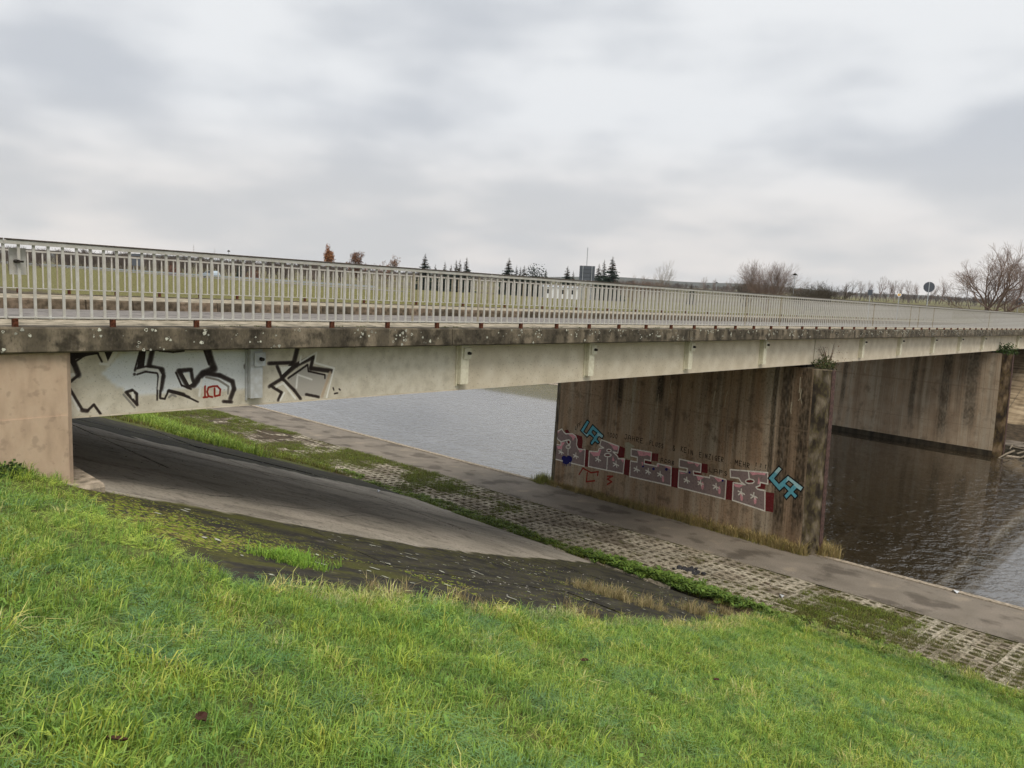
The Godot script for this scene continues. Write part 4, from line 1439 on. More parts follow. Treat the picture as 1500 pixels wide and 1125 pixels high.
	plain("road_sign", "large grey back of a road sign on lattice posts among spruces", "sign", br, [["panel", panel, M.sign_back]] + posts, "", -.75)
	plain("mast", "thin pale mast rising behind the large grey sign", "mast", far_at(51.4, 185, -4.2), [["pole", pole(11.9, .09), M.galv]])
	var p2 := MB.new()
	p2.box(Vector3(-1.25, 1.9, 0), Vector3(1.25, 4.6, .08))
	var posts2 := []
	for x in [-.8, .8]:
		var f2 := MB.new()
		f2.tube(Vector3(x, -.2, -.06), Vector3(x, 4.5, -.06), .06, .06, 6)
		posts2.append(["post", f2, M.galv])
	plain("information_board", "dark blue grey board on posts by the far left wood", "sign", far_at(20.8, 200, -3.2), [["panel", p2, M.sign_back]] + posts2, "", -.36)
	for e in [[26.41, 190.0, -3.1, 5.9, "lamp post with a dark round head above the left railing"], [60.57, 260.0, -4.5, 5.9, "street lamp with a flat head far behind the middle railing"], [65.7, 140.0, -3.6, 6.2, "street lamp standing within the large bare willow"]]:
		var hd := MB.new()
		hd.tube(Vector3(0, e[3] - .02, 0), Vector3(0, e[3] + .14, 0), .45 if e[0] > 30 else .3, .3, 10, true)
		hd.tube(Vector3(0, e[3] + .14, 0), Vector3(0, e[3] + .32, 0), .3, .1, 10, true)
		plain("street_lamp", e[4], "street lamp", far_at(e[0], e[1], e[2]), [["pole", pole(e[3], .06), M.galv], ["lamp_head", hd, M.dark_steel]], "street lamps")
	# a low white shed
	var wall := box_of(Vector3(-3.2, -.2, -2), Vector3(3.2, 2.1, 2))
	var roof := MB.new()
	roof.hexa([Vector3(-3.4, 2.1, 2.2), Vector3(3.4, 2.1, 2.2), Vector3(3.4, 2.1, -2.2), Vector3(-3.4, 2.1, -2.2), Vector3(-3.4, 2.4, .2), Vector3(3.4, 2.4, .2), Vector3(3.4, 2.4, -.2), Vector3(-3.4, 2.4, -.2)])
	var wins := []
	for x in [-2.2, .2, 2.0]: wins.append(["window", box_of(Vector3(x - .4, .9, 2.003), Vector3(x + .4, 1.7, 2.02)), M.dark_glass])
	plain("shed", "low white shed seen between the railing bars below the spruces", "shed", far_at(49.6, 150, -3.5), [["wall", wall, M.white_wall], ["roof", roof, M.galv]] + wins, "", -.8)
	# signs standing on the far footway
	var sg := func(bear: float, dist: float) -> Vector3:
		var p := far_at(bear, dist, 0)
		return Vector3(p.x, HF - .02 + SL * p.x, p.z)
	plain("traffic_sign", "round grey sign back on a tall pole above the right railing", "sign", sg.call(73.87, 70.0), [["pole", pole(3.1, .035), M.galv], ["plate", disc(.40, 2.72, .012), M.sign_back]], "traffic signs on the far footway", -PI * .42)
	plain("traffic_sign", "small dark square sign on a thin pole above the railing", "sign", sg.call(70.47, 62.0), [["pole", pole(2.05, .03), M.galv], ["plate", box_of(Vector3(-.15, 1.75, -.05), Vector3(.15, 2.12, .05)), M.sign_back]], "traffic signs on the far footway", -PI * .4)
	plain("traffic_sign", "yellow and white diamond sign above the railing", "sign", sg.call(72.2, 67.0), [["pole", pole(2.15, .03), M.galv], ["plate", disc(.21, 1.95, .01, 4), M.white_wall], ["face", disc(.14, 1.95, .016, 4), M.yellow]], "traffic signs on the far footway", -.75)
	plain("traffic_sign", "round sign back near the large bare tree at the right edge", "sign", Vector3(103.0, -2.9, -20.4), [["pole", pole(3.35, .035), M.galv], ["plate", disc(.42, 2.85, .012), M.sign_back]], "traffic signs on the far footway", -PI * .44)
	# bare trees
	var willow := bare_meshes(41, 9.4, {"deep": 5, "stems": 6, "lean": .5, "first": .4, "thick": .012, "open": .7, "wide": 1.0, "side": 2, "rise": .05, "wob": .1}, M.twig_red)
	tree("bare_willow", "broad bare willow with reddish twigs, many stems, right of centre", far_at(64.0, 150, -3.8), willow, .3, Vector3(1.0, 1, 1.0))
	var big := bare_meshes(47, 10.4, {"deep": 6, "stems": 4, "lean": .45, "first": .28, "thick": .017, "open": .9, "wide": 1.05, "side": 1, "rise": .04, "wob": .13}, M.twig_red)
	tree("bare_tree", "large spreading bare tree at the right edge above the bridge", far_at(77.4, 100, -3.6), big, 1.2, Vector3(1.0, .98, 1.0))
	var slim := bare_meshes(45, 9.2, {"deep": 5, "stems": 2, "lean": .08, "first": .38, "thick": .016, "open": .85, "wide": .8, "rise": .06}, M.twig_pale)
	tree("bare_tree", "pale slim bare tree with two stems right of the spruces", far_at(56.6, 158, -4.1), slim, .2)
	var shrub := bare_meshes(46, 5.6, {"deep": 4, "stems": 7, "lean": .7, "first": .4, "thick": .014, "side": 2, "wide": 1.3}, M.twig_red)
	tree("bare_shrub", "reddish bare shrub beside the pale slim tree", far_at(55.2, 150, -3.7), shrub, .9, Vector3(1.1, 1.0, 1.1), "", "shrub")
	var dark := bare_meshes(48, 5.6, {"deep": 5, "stems": 5, "lean": .6, "first": .36, "thick": .02, "side": 1, "wide": 1.25, "wob": .2}, M.twig_dark)
	var dk := [[66.4, 135.0, "dark bare bush at the right foot of the big willow"], [67.2, 140.0, "densest dark bare bush right of the willow"], [68.1, 138.0, "rightmost dark bare bush before the distant tree row"], [62.6, 170.0, "dark bare bush at the left foot of the big willow"]]
	for i in dk.size(): tree("bare_bush", dk[i][2], far_at(dk[i][0], dk[i][1], -3.7), dark, i * 1.3, Vector3.ONE * (1.0 + .06 * i), "dark bare bushes by the willow", "bush")
	var rowm := [bare_meshes(51, 10.0, {"deep": 5, "first": .3, "thick": .022, "open": .8, "wide": .8}, M.twig_red), bare_meshes(52, 10.0, {"deep": 5, "first": .28, "thick": .02, "open": .9, "wide": .9}, M.twig_red)]
	var row := [[69.2, .005], [69.9, .0077], [70.45, .0075], [70.96, .0117], [71.5, .0075], [71.95, .0094], [72.4, .008], [72.86, .0094], [73.35, .0075], [73.95, .008], [74.5, .0108], [59.6, .0050], [60.3, .004], [61.6, .0035]]
	for i in row.size():
		var h: float = float(row[i][1]) * 640.0 + 4.6 + 3.5
		var order := ["first", "second", "third", "fourth", "fifth", "sixth", "seventh", "eighth", "ninth", "tenth", "eleventh"]
		var said: String = "%s tree from the left in the distant bare row behind the signs" % order[i] if i < 11 else ["left", "middle", "right"][i - 11] + " one of three faint bare trees left of the willow"
		tree("distant_tree", said, far_at(row[i][0], 640, -4.6 - 3.0), rowm[i % 2], i * .9, Vector3.ONE * h / 10.0 * 1.4, "distant bare trees")
	# far woods that read as one grey mass
	var P := [[], []]
	var T := [[], []]
	for i in 520:
		var bear := rng.randf_range(11.0, 44.0)
		var D := rng.randf_range(250.0, 330.0) if bear < 34.0 else rng.randf_range(420.0, 560.0)
		var h := rng.randf_range(5.2, 7.6) * (1.0 if bear < 34.0 else .9)
		var k := i % 2
		P[k].append(Transform3D(Basis(Vector3.UP, rng.randf() * TAU).scaled(Vector3(.12, .1, .12) * h), far_at(bear, D, -4.7))); T[k].append(Color.WHITE)
	for i in 420:
		var bear := rng.randf_range(44.0, 79.0)
		var D := rng.randf_range(560.0, 800.0)
		var k := i % 2
		P[k].append(Transform3D(Basis(Vector3.UP, rng.randf() * TAU).scaled(Vector3(.16, .1, .16) * rng.randf_range(5.0, 7.5)), far_at(bear, D, -4.7))); T[k].append(Color.WHITE)
	var wood := [bare_meshes(61, 10.0, {"deep": 5, "first": .26, "thick": .02, "open": .7, "wide": .8, "side": 1}, M.twig_wood), bare_meshes(62, 10.0, {"deep": 5, "first": .3, "thick": .018, "open": .75, "wide": .7}, M.twig_wood)]
	for k in 2:
		var one := ArrayMesh.new()
		for s in wood[k]:
			for i in s.get_surface_count(): one.add_surface_from_arrays(Mesh.PRIMITIVE_TRIANGLES, s.surface_get_arrays(i)); one.surface_set_material(one.get_surface_count() - 1, M.twig_wood)
		scatter("far_wood", one, P[k], T[k], self, ["grey bare wood behind the far fields", "mixed bare trees filling the far wood"][k], "wood")
	var pop := bare_meshes(71, 10.0, {"deep": 4, "first": .4, "thick": .01, "open": .35, "wide": .35, "rise": .2}, M.twig_pale)
	tree("poplar", "thin bare poplar rising from the left wood, taller of two", far_at(24.14, 290, -4.7), pop, 0, Vector3.ONE * 1.13, "poplars in the left wood")
	tree("poplar", "thin bare poplar rising from the left wood, right of two", far_at(25.42, 290, -4.7), pop, 1, Vector3.ONE * 1.04, "poplars in the left wood")
	for e in [[22.95, 210.0, 2.0, "reddish beech hedge bush left of the far car"], [28.05, 205.0, 1.8, "reddish beech hedge bush right of the far car"]]:
		bush("beech_bush", e[3], far_at(e[0], e[1], -3.6), e[2], 2600, .2, [Color(.17, .075, .05), Color(.21, .095, .06), Color(.12, .055, .04)], "bush", 10, 1.45)
	tree("spruce", "dark conifer behind the left railing near the lamp post", far_at(27.15, 210, -4.2), sm[2], .5, Vector3.ONE * .62, "spruces beyond the bridge")
	# far ridge
	var rg := MB.new()
	for i in 60:
		var a := 10.0 + i * 1.25
		var h0 := 9.0 + 7.0 * sin(i * .21) + 3.0 * sin(i * .77)
		var h1 := 9.0 + 7.0 * sin((i + 1) * .21) + 3.0 * sin((i + 1) * .77)
		rg.quad(far_at(a, 2300, -12), far_at(a + 1.25, 2300, -12), far_at(a + 1.25, 2600, h1), far_at(a, 2600, h0))
		rg.quad(far_at(a, 2600, h0), far_at(a + 1.25, 2600, h1), far_at(a + 1.25, 2950, -12), far_at(a, 2950, -12))
	structure("hill", rg.mesh(M.hill), "low wooded ridge on the horizon")

func make_small() -> void:
	var lush := [Color(.05, .085, .022), Color(.065, .105, .03), Color(.04, .07, .02)]
	bush("ivy_bush", "dark green bush at the foot of the pink abutment", Vector3(2.35, -2.78, -10.62), .36, 900, .06, lush, "bush", 8)
	bush("pier_bush", "small green bush growing on top of the graffiti pier", Vector3(27.25, -2.62, -10.95), .42, 700, .07, [Color(.07, .085, .03), Color(.10, .10, .04), Color(.05, .07, .025)], "bush", 10)
	bush("dry_sapling", "thin reddish sapling on top of the graffiti pier", Vector3(27.55, -2.62, -10.98), .8, 130, .05, [Color(.20, .10, .06), Color(.24, .14, .08)], "sapling", 14, 1.2)
	bush("pier_bush", "green bush growing on top of the far pier", Vector3(53.5, -3.06, -10.9), .62, 700, .11, lush, "bush", 10)
	# driftwood caught at the far pier
	var root := thing("driftwood", "heap of grey driftwood branches caught at the foot of the far pier", "driftwood", Vector3(54.6, WATER, -10.1))
	for i in 34:
		var b := MB.new()
		var p := Vector3(rng.randf_range(-1.0, 4.2), rng.randf_range(.02, .45), rng.randf_range(-.7, 1.6))
		var d := Vector3(rng.randfn(), rng.randfn() * .12, rng.randfn() * .7).normalized() * rng.randf_range(.7, 2.0)
		var r := rng.randf_range(.02, .09)
		b.tube(p - d * .5, p, r, r * .9, 6, true)
		b.tube(p, p + d * .5 + Vector3(0, rng.randfn() * .1, 0), r * .9, r * .4, 6, true)
		part("branch", b.mesh(M.drift if i % 3 else M.twig_dark), root)
	# a patch of dark stones on the pavers, a grey stone and some litter
	var pile := thing("stone_pile", "small heap of dark stones in a pale broken paver", "stones", Vector3(bank_x(20.35, -11.7), shelf_y(20.35), -11.7))
	for i in 44:
		var b := MB.new()
		var p := Vector3(rng.randfn() * .13, .0 + rng.randf() * .03, rng.randfn() * .2)
		var r := rng.randf_range(.04, .09)
		var o := PackedVector2Array()
		for k in 6: o.append(Vector2(p.x + cos(-TAU * k / 6) * r * rng.randf_range(.7, 1.2), p.z + sin(-TAU * k / 6) * r * rng.randf_range(.7, 1.2)))
		b.prism(o, -.05, p.y + r * .3, r * .25)
		part("stone", b.mesh(M.stone_dark if i % 7 else M.paver0), pile)
	for e in [[27.0, -6.0, .10, "white scrap of litter at the water edge of the towpath"], [20.8, -8.9, .07, "white scrap of litter on the grass pavers"], [16.0, -21.3, .07, "pale scrap of litter on the grass beyond the bridge"]]:
		var b := MB.new()
		var y := land(e[0], e[1]) + .03
		var r: float = e[2]
		b.quad(Vector3(-r, 0, r * .6), Vector3(r * .2, .05, r), Vector3(r * 1.1, .02, -r * .5), Vector3(-r * .3, .07, -r * .8))
		b.quad(Vector3(-r * .3, .07, -r * .8), Vector3(r * 1.1, .02, -r * .5), Vector3(r * .9, -.02, -r * 1.3), Vector3(-r * .5, -.02, -r * 1.2))
		var o := thing("litter", e[3], "litter", Vector3(e[0], y, e[1]), "scraps of litter")
		part("scrap", b.mesh(M.white_wall), o)
	for e in [[1.15, -3.35, "dark brown dead leaf in the grass at the lower left"], [1.62, -3.55, "curled brown dead leaf in the grass near the lower left leaf"], [6.1, -4.6, "reddish dead leaf in the grass right of centre"], [8.9, -5.0, "black brown dead leaf high in the grass at right"], [8.0, -4.1, "brown dead leaf in the grass at the right"]]:
		var b := MB.new()
		for k in 3:
			var t0 := -.045 + .03 * k
			var w0 := .028 * sqrt(maxf(0, 1 - pow(t0 / .046, 2)))
			var w1 := .028 * sqrt(maxf(0, 1 - pow((t0 + .03) / .046, 2)))
			for sgn in [1.0, -1.0]: b.quad(Vector3(t0, 0, 0), Vector3(t0 + .03, .003 * k, 0), Vector3(t0 + .03, .014, w1 * sgn), Vector3(t0, .014, w0 * sgn))
		var o := thing("dead_leaf", e[2], "leaf", Vector3(e[0], land(e[0], e[1]) + .115, e[1]), "dead leaves in the grass")
		o.rotation = Vector3(rng.randf_range(-.4, .4), rng.randf() * TAU, rng.randf_range(-.4, .2))
		part("blade", b.mesh(M.dead_leaf), o)
	# box clamped to the near railing
	var bx := thing("junction_box", "flat grey box clamped to the near railing at the left", "box", Vector3(2.78, .06 + SL * 2.78, -10.99))
	part("lid", box_of(Vector3(-.09, -.26, -.05), Vector3(.09, .06, -.022)).mesh(M.rail), bx)
	var kn := MB.new()
	kn.tube(Vector3(-.03, -.1, -.02), Vector3(-.03, -.1, .12), .022, .022, 8, true)
	kn.tube(Vector3(-.07, -.1, .1), Vector3(.03, -.1, .1), .014, .014, 6, true)
	part("clamp", kn.mesh(M.dark_steel), bx)

# ---------------------------------------------------------------- surfaces
func streaked(seed_: int, w: int, h: int, squash: int, freq: float, stops: Array) -> Image:      # noise drawn out downwards
	var i := ramp_image(seed_, w, freq, stops, 5, Vector2(1.0, float(h) / w / squash))
	i.resize(w, h, Image.INTERPOLATE_CUBIC)
	return i

func make_surfaces() -> void:
	var grain := ramp_image(3, 512, .02, [[0.0, Color(.62, .62, .62)], [.5, Color(.86, .86, .86)], [1.0, Color(1, 1, 1)]])
	layer(grain, ramp_image(4, 512, .12, [[0.0, Color(.3, .3, .3, .45)], [.42, Color(.5, .5, .5, .0)], [.7, Color(1, 1, 1, 0)], [1.0, Color(1, 1, 1, .35)]], 3))
	var grain_t := tex(grain)
	var fine := tex(ramp_image(5, 512, .07, [[0.0, Color(.2, .2, .2)], [1.0, Color(1, 1, 1)]], 4))
	var mottle := ramp_image(6, 512, .012, [[.15, Color(.60, .60, .57)], [.5, Color(.84, .83, .80)], [.85, Color(1, .99, .97)]], 6)
	layer(mottle, ramp_image(7, 512, .09, [[0.0, Color(.25, .23, .2, .7)], [.35, Color(.3, .28, .25, .0)], [1.0, Color(1, 1, 1, .15)]], 3))
	var mottle_t := tex(mottle)
	# ground
	M.ground = matte(Color.WHITE, .95, mottle_t, .35, fine, 3.0)
	M.ground.vertex_color_use_as_albedo = true
	# water
	var w := StandardMaterial3D.new()
	w.albedo_color = Color(.175, .145, .09)
	w.roughness = .06
	w.metallic_specular = 1.0
	w.clearcoat_enabled = true
	w.clearcoat = .8
	w.clearcoat_roughness = .05
	w.uv1_triplanar = true
	w.uv1_world_triplanar = true
	w.uv1_scale = Vector3(.055, .1, .075)
	var wn := noise(9, .018, 5)
	wn.fractal_gain = .58
	var wi := wn.get_seamless_image(1024, 1024)
	wi.convert(Image.FORMAT_RGBA8)
	wi.bump_map_to_normal_map(7.0)
	w.normal_enabled = true
	w.normal_texture = tex(wi)
	w.normal_scale = 1.0
	M.water = w
	# path and stone
	var asph := ramp_image(10, 1024, .006, [[.1, Color(.45, .43, .40)], [.5, Color(.495, .475, .445)], [.9, Color(.535, .51, .48)]], 6)
	layer(asph, ramp_image(21, 512, .012, [[.2, Color(.27, .25, .225, .6)], [.38, Color(.3, .28, .25, 0)], [.7, Color(.6, .57, .52, 0)], [.9, Color(.66, .62, .56, .5)]], 6))
	layer(asph, ramp_image(11, 1024, .25, [[0.0, Color(.15, .15, .15, .6)], [.4, Color(.3, .3, .3, 0)], [.65, Color(.7, .7, .7, 0)], [1.0, Color(.8, .78, .74, .6)]], 2))
	M.path = matte(Color(.97, .94, .90), .85, tex(asph), .085, fine, .4)
	M.asphalt = matte(Color(.98, .98, 1.0), .85, M.path.albedo_texture, .3, fine, .4)
	M.lip = matte(Color(.74, .69, .63), .85, mottle_t, .8, fine, .6)
	M.footway = matte(Color(.72, .68, .61), .9, mottle_t, .5, fine, .5)
	for i in 3: M["kerb%d" % i] = matte([Color(.47, .42, .36), Color(.40, .36, .31), Color(.52, .46, .40)][i], .9, mottle_t, .9, fine, 1.0)
	for i in 5: M["paver%d" % i] = matte([Color(.74, .705, .64), Color(.66, .62, .555), Color(.78, .745, .68), Color(.60, .56, .50), Color(.71, .68, .62)][i], .9, mottle_t, 1.1, fine, .8)
	M.stone_dark = matte(Color(.26, .26, .28), .8, mottle_t, 2.0)
	# concrete of the edge beam: dark weathering drawn down the face
	var beam := streaked(12, 1024, 512, 4, .009, [[.1, Color(.27, .25, .22)], [.4, Color(.365, .34, .30)], [.62, Color(.44, .41, .36)], [.9, Color(.58, .54, .48)]])
	layer(beam, ramp_image(13, 512, .03, [[.2, Color(.17, .155, .13, .6)], [.5, Color(.2, .2, .18, 0)], [.75, Color(.6, .57, .5, 0)], [1.0, Color(.66, .63, .55, .5)]], 5))
	layer(beam, ramp_image(22, 1024, .15, [[0.0, Color(.1, .09, .08, .5)], [.4, Color(.2, .2, .18, 0)], [.65, Color(.6, .57, .5, 0)], [1.0, Color(.72, .69, .62, .5)]], 3, Vector2(1, .5)))
	M.beam = matte(Color(.90, .885, .855), .95, tex(beam), .19, fine, 1.0)
	M.lichen = matte(Color.WHITE, .95)
	M.lichen.vertex_color_use_as_albedo = true
	# painted steel
	var paint := ramp_image(14, 512, .012, [[.1, Color(.90, .885, .86)], [.5, Color(.95, .94, .925)], [.9, Color(1, 1, 1)]], 5)
	layer(paint, ramp_image(15, 512, .14, [[0.0, Color(.45, .4, .32, .5)], [.3, Color(.5, .45, .4, 0)], [1.0, Color(1, 1, 1, .12)]], 3))
	var paint_t := tex(paint)
	M.girder = matte(Color(.89, .85, .77), .6, paint_t, .23, fine, .25)
	M.deck = matte(Color(.72, .69, .64), .9, mottle_t, .5)
	M.stiff = matte(Color(.93, .915, .83), .55, paint_t, 1.2)
	M.silver = matte(Color(.76, .775, .78), .45, paint_t, 1.2)
	M.rail = matte(Color(.79, .785, .77), .6, paint_t, .9)
	M.rail_worn = matte(Color(.69, .66, .60), .7, paint_t, 1.9)
	M.dark_steel = matte(Color(.22, .20, .18), .7, mottle_t, 3.0)
	M.cap = matte(Color(.40, .36, .33), .7, mottle_t, 1.5)
	M.galv = matte(Color(.66, .68, .70), .5)
	M.nose_steel = matte(Color(.40, .31, .29), .75, mottle_t, 1.0)
	M.rust = matte(Color(.50, .30, .22), .95, mottle_t, 4.0, fine, 1.5)
	M.sign_back = matte(Color(.33, .35, .38), .6)
	M.white_wall = matte(Color(.86, .87, .88), .7)
	M.yellow = matte(Color(.92, .70, .15), .6)
	M.car = matte(Color(.66, .71, .75), .3)
	M.dark_glass = matte(Color(.12, .14, .16), .1)
	M.rubber = matte(Color(.11, .11, .11), .9)
	# abutment concrete: pinkish sand with darker runs and a rusty foot
	var ab := streaked(16, 1024, 1024, 3, .014, [[.1, Color(.68, .615, .545)], [.45, Color(.735, .665, .59)], [.7, Color(.755, .69, .615)], [.95, Color(.73, .665, .595)]])
	layer(ab, ramp_image(17, 512, .03, [[.2, Color(.5, .45, .4, .3)], [.36, Color(.5, .45, .4, 0)], [.8, Color(.8, .72, .64, .1)]], 5))
	M.abut = matte(Color(1, .965, .935), .9, tex(ab), .3, fine, .12)
	M.pier_side = matte(Color(.75, .70, .62), .9, tex(streaked(18, 512, 512, 6, .02, [[.1, Color(.5, .47, .42)], [.5, Color(.78, .74, .68)], [.9, Color(1, .97, .92)]])), .2, fine, .8)
	var nose := streaked(19, 1024, 1024, 3, .02, [[.28, Color(.15, .13, .105)], [.46, Color(.25, .215, .17)], [.54, Color(.37, .34, .22)], [.62, Color(.36, .32, .265)], [.85, Color(.55, .51, .44)]])
	M.pier_nose = matte(Color(1, 1, 1), .9, tex(nose), .16, fine, 1.0)
	M.pier_nose2 = matte(Color(.95, .88, .80), .9, M.pier_nose.albedo_texture, .13, fine, 1.0)
	M.pier_face = face_material(true, fine)
	M.pier_face2 = face_material(false, fine)
	M.tagged = tagged_material()
	M.slope = slope_material(fine)
	# plants
	M.blade = leafy(.6, .4)
	M.leaf = leafy(.7, .25)
	M.moss = leafy(.95, .1)
	M.needle = leafy(.8, .1)
	M.dead_leaf = matte(Color(.27, .17, .13), .8)
	M.bark = matte(Color(.34, .30, .26), .95)
	M.twig = matte(Color(.36, .29, .22), .9)
	M.twig_red = matte(Color(.50, .425, .38), .95)
	M.twig_pale = matte(Color(.58, .54, .49), .95)
	M.twig_dark = matte(Color(.31, .28, .23), .95)
	M.twig_wood = matte(Color(.36, .315, .28), .95)
	M.drift = matte(Color(.50, .46, .40), .95)
	M.hill = matte(Color(.30, .31, .24), 1.0, mottle_t, .02)

func uv_material(img: Image, rough: float) -> StandardMaterial3D:
	var m := StandardMaterial3D.new()
	m.albedo_texture = tex(img)
	m.roughness = rough
	m.metallic_specular = .3
	return m

func face_material(painted: bool, _fine: Texture2D) -> StandardMaterial3D:
	var W := 2048
	var H := 1024
	var s0 := 101 if painted else 202
	var img := streaked(s0, W, H, 16, .006, [[.15, Color(.61, .505, .41)], [.4, Color(.68, .58, .48)], [.6, Color(.72, .635, .54)], [.85, Color(.745, .69, .61)]])
	layer(img, streaked(s0 + 1, 512, 256, 24, .05, [[.1, Color(.36, .29, .22, .45)], [.36, Color(.44, .36, .28, .16)], [.5, Color(.5, .4, .3, 0)], [.7, Color(.56, .41, .28, .28)], [.95, Color(.74, .70, .63, .45)]]))
	layer(img, ramp_image(s0 + 2, 512, .03, [[.1, Color(.2, .17, .13, .4)], [.4, Color(.3, .25, .2, 0)], [.8, Color(.66, .6, .52, .2)]], 5, Vector2(1, .5)))
	layer(img, ramp_image(s0 + 3, 512, .2, [[0.0, Color(.1, .09, .07, .4)], [.35, Color(.2, .2, .15, 0)], [1.0, Color(.7, .66, .6, .25)]], 2, Vector2(1, .5)))
	# runs of dirty water from the joints above
	var g := RandomNumberGenerator.new()
	g.seed = s0
	for i in 34:
		var x := g.randi_range(0, W - 60)
		var wd := g.randi_range(14, 66)
		var hh := g.randi_range(200, 980)
		var run := Image.create(8, 32, false, Image.FORMAT_RGBA8)
		var dark := g.randf() < .7
		for y in 32:
			for k in 8:
				var a := (.30 if dark else .25) * g.randf_range(.5, 1.0) * (1.0 if k > 0 and k < 7 else .3) * (1.0 if y < 25 else (31.0 - y) / 7.0)
				run.set_pixel(k, y, Color(.27, .215, .16, a) if dark else Color(.70, .65, .58, a))
		layer(img, run, Rect2i(x, 0, wd, hh))
	for e in [[1835, 100, 1010], [1960, 90, 960], [1790, 36, 700], [560, 60, 420], [905, 70, 330]] if painted else [[1180, 70, 800], [1480, 120, 900], [1720, 150, 760], [400, 60, 700]]:
		var run := Image.create(12, 48, false, Image.FORMAT_RGBA8)
		for y in 48:
			for k in 12: run.set_pixel(k, y, Color(.105, .09, .065, g.randf_range(.3, .75) * (1.0 if k > 1 and k < 10 else .4) * clampf((47.0 - y) / 8.0, 0, 1)))
		layer(img, run, Rect2i(e[0], 0, e[1], e[2]))
	if not painted: layer(img, ramp_image(s0 + 9, 128, .05, [[.0, Color(.72, .66, .57, .25)], [1.0, Color(.78, .73, .65, .5)]], 3))
	# board marks of the formwork
	for k in 21: img.fill_rect(Rect2i(int(k * W / 20.4 + g.randi_range(-3, 3)), 0, 2, H), Color(.47, .40, .32))
	for y in [330, 336, 690]: img.fill_rect(Rect2i(0, y + g.randi_range(-2, 2), W, 2), Color(.50, .43, .35))
	# white drips of lime
	for i in 16: stroke(img, [g.randi_range(0, W), 4, g.randi_range(0, W), 4], brush(3, Color(.2, .17, .13, .2), .6))
	for i in 14:
		var x := g.randi_range(20, W - 20)
		var y := g.randi_range(20, 330)
		stroke(img, [x, y, x + g.randi_range(-8, 8), y + g.randi_range(20, 60), x + g.randi_range(-10, 10), y + g.randi_range(60, 110)], brush(g.randi_range(4, 9), Color(.75, .72, .63, .5), .6))
	if painted:
		for e in PAINT:
			var c: Color = PAL[e[1]]
			if e[0] == "f": fill_poly(img, e[3], c)
			else: stroke(img, e[3], brush(e[2], c, .35))
		for e in SCRAWL: scrawl(img, e[0], Vector2(e[1], e[2]), Vector2(e[3], e[4]), e[5], brush(5, Color(.10, .09, .08, .75), .5))
		# spray fades and the grain of the wall showing through
		layer(img, streaked(s0 + 7, 512, 256, 10, .05, [[0.0, Color(.4, .33, .27, .2)], [.4, Color(.4, .33, .27, .02)], [.6, Color(.5, .4, .3, .02)], [1.0, Color(.7, .63, .56, .2)]]))
		layer(img, ramp_image(s0 + 8, 512, .25, [[0.0, Color(.15, .12, .1, .35)], [.4, Color(.2, .2, .15, 0)], [1.0, Color(.8, .75, .7, .2)]], 2, Vector2(1, .5)))
	else:
		layer(img, streaked(s0 + 11, 512, 64, 6, .05, [[0.0, Color(.13, .115, .085, .95)], [1.0, Color(.2, .175, .13, .75)]]), Rect2i(0, 892, W, 132))
		for e in [["LAPS", 30, 690, 190, 700, 70]]: scrawl(img, e[0], Vector2(e[1], e[2]), Vector2(e[3], e[4]), e[5], brush(7, Color(.25, .24, .28, .35), .6))
	return uv_material(img, .92)

func tagged_material() -> StandardMaterial3D:
	var W := 2048
	var H := 256
	var img := ramp_image(301, 512, .012, [[.1, Color(.77, .735, .66)], [.5, Color(.84, .805, .73)], [.9, Color(.87, .84, .77)]], 6, Vector2(4, .5))
	var s := Image.create(W, H, false, Image.FORMAT_RGBA8)
	s.fill(Color(.89, .90, .905, 0))
	fill_poly(s, SILVER, Color(.89, .90, .905, .92))
	s.resize(128, 16, Image.INTERPOLATE_BILINEAR)
	layer(img, s)
	layer(img, ramp_image(303, 256, .12, [[0.0, Color(.3, .28, .24, .35)], [.3, Color(.4, .4, .35, 0)], [1.0, Color(1, 1, 1, .12)]], 3, Vector2(4, .5)))
	for e in TAGS:
		var c: Color = PAL[e[1]]
		if e[0] == "f": fill_poly(img, e[3], c)
		else: stroke(img, e[3], brush(int(e[2]) + 3 if e[1] == "RD" else int(int(e[2]) * 1.4) + 6, Color(c.r, c.g, c.b, .6 if e[1] in ["DK", "TN", "LT"] else .8), .5 if e[1] in ["DK", "TN", "LT"] else .4))
	layer(img, ramp_image(304, 256, .2, [[0.0, Color(.2, .18, .15, .5)], [.25, Color(.3, .3, .25, 0)], [.8, Color(.8, .78, .7, .05)], [1.0, Color(.85, .82, .75, .5)]], 3, Vector2(4, .5)))
	return uv_material(img, .6)

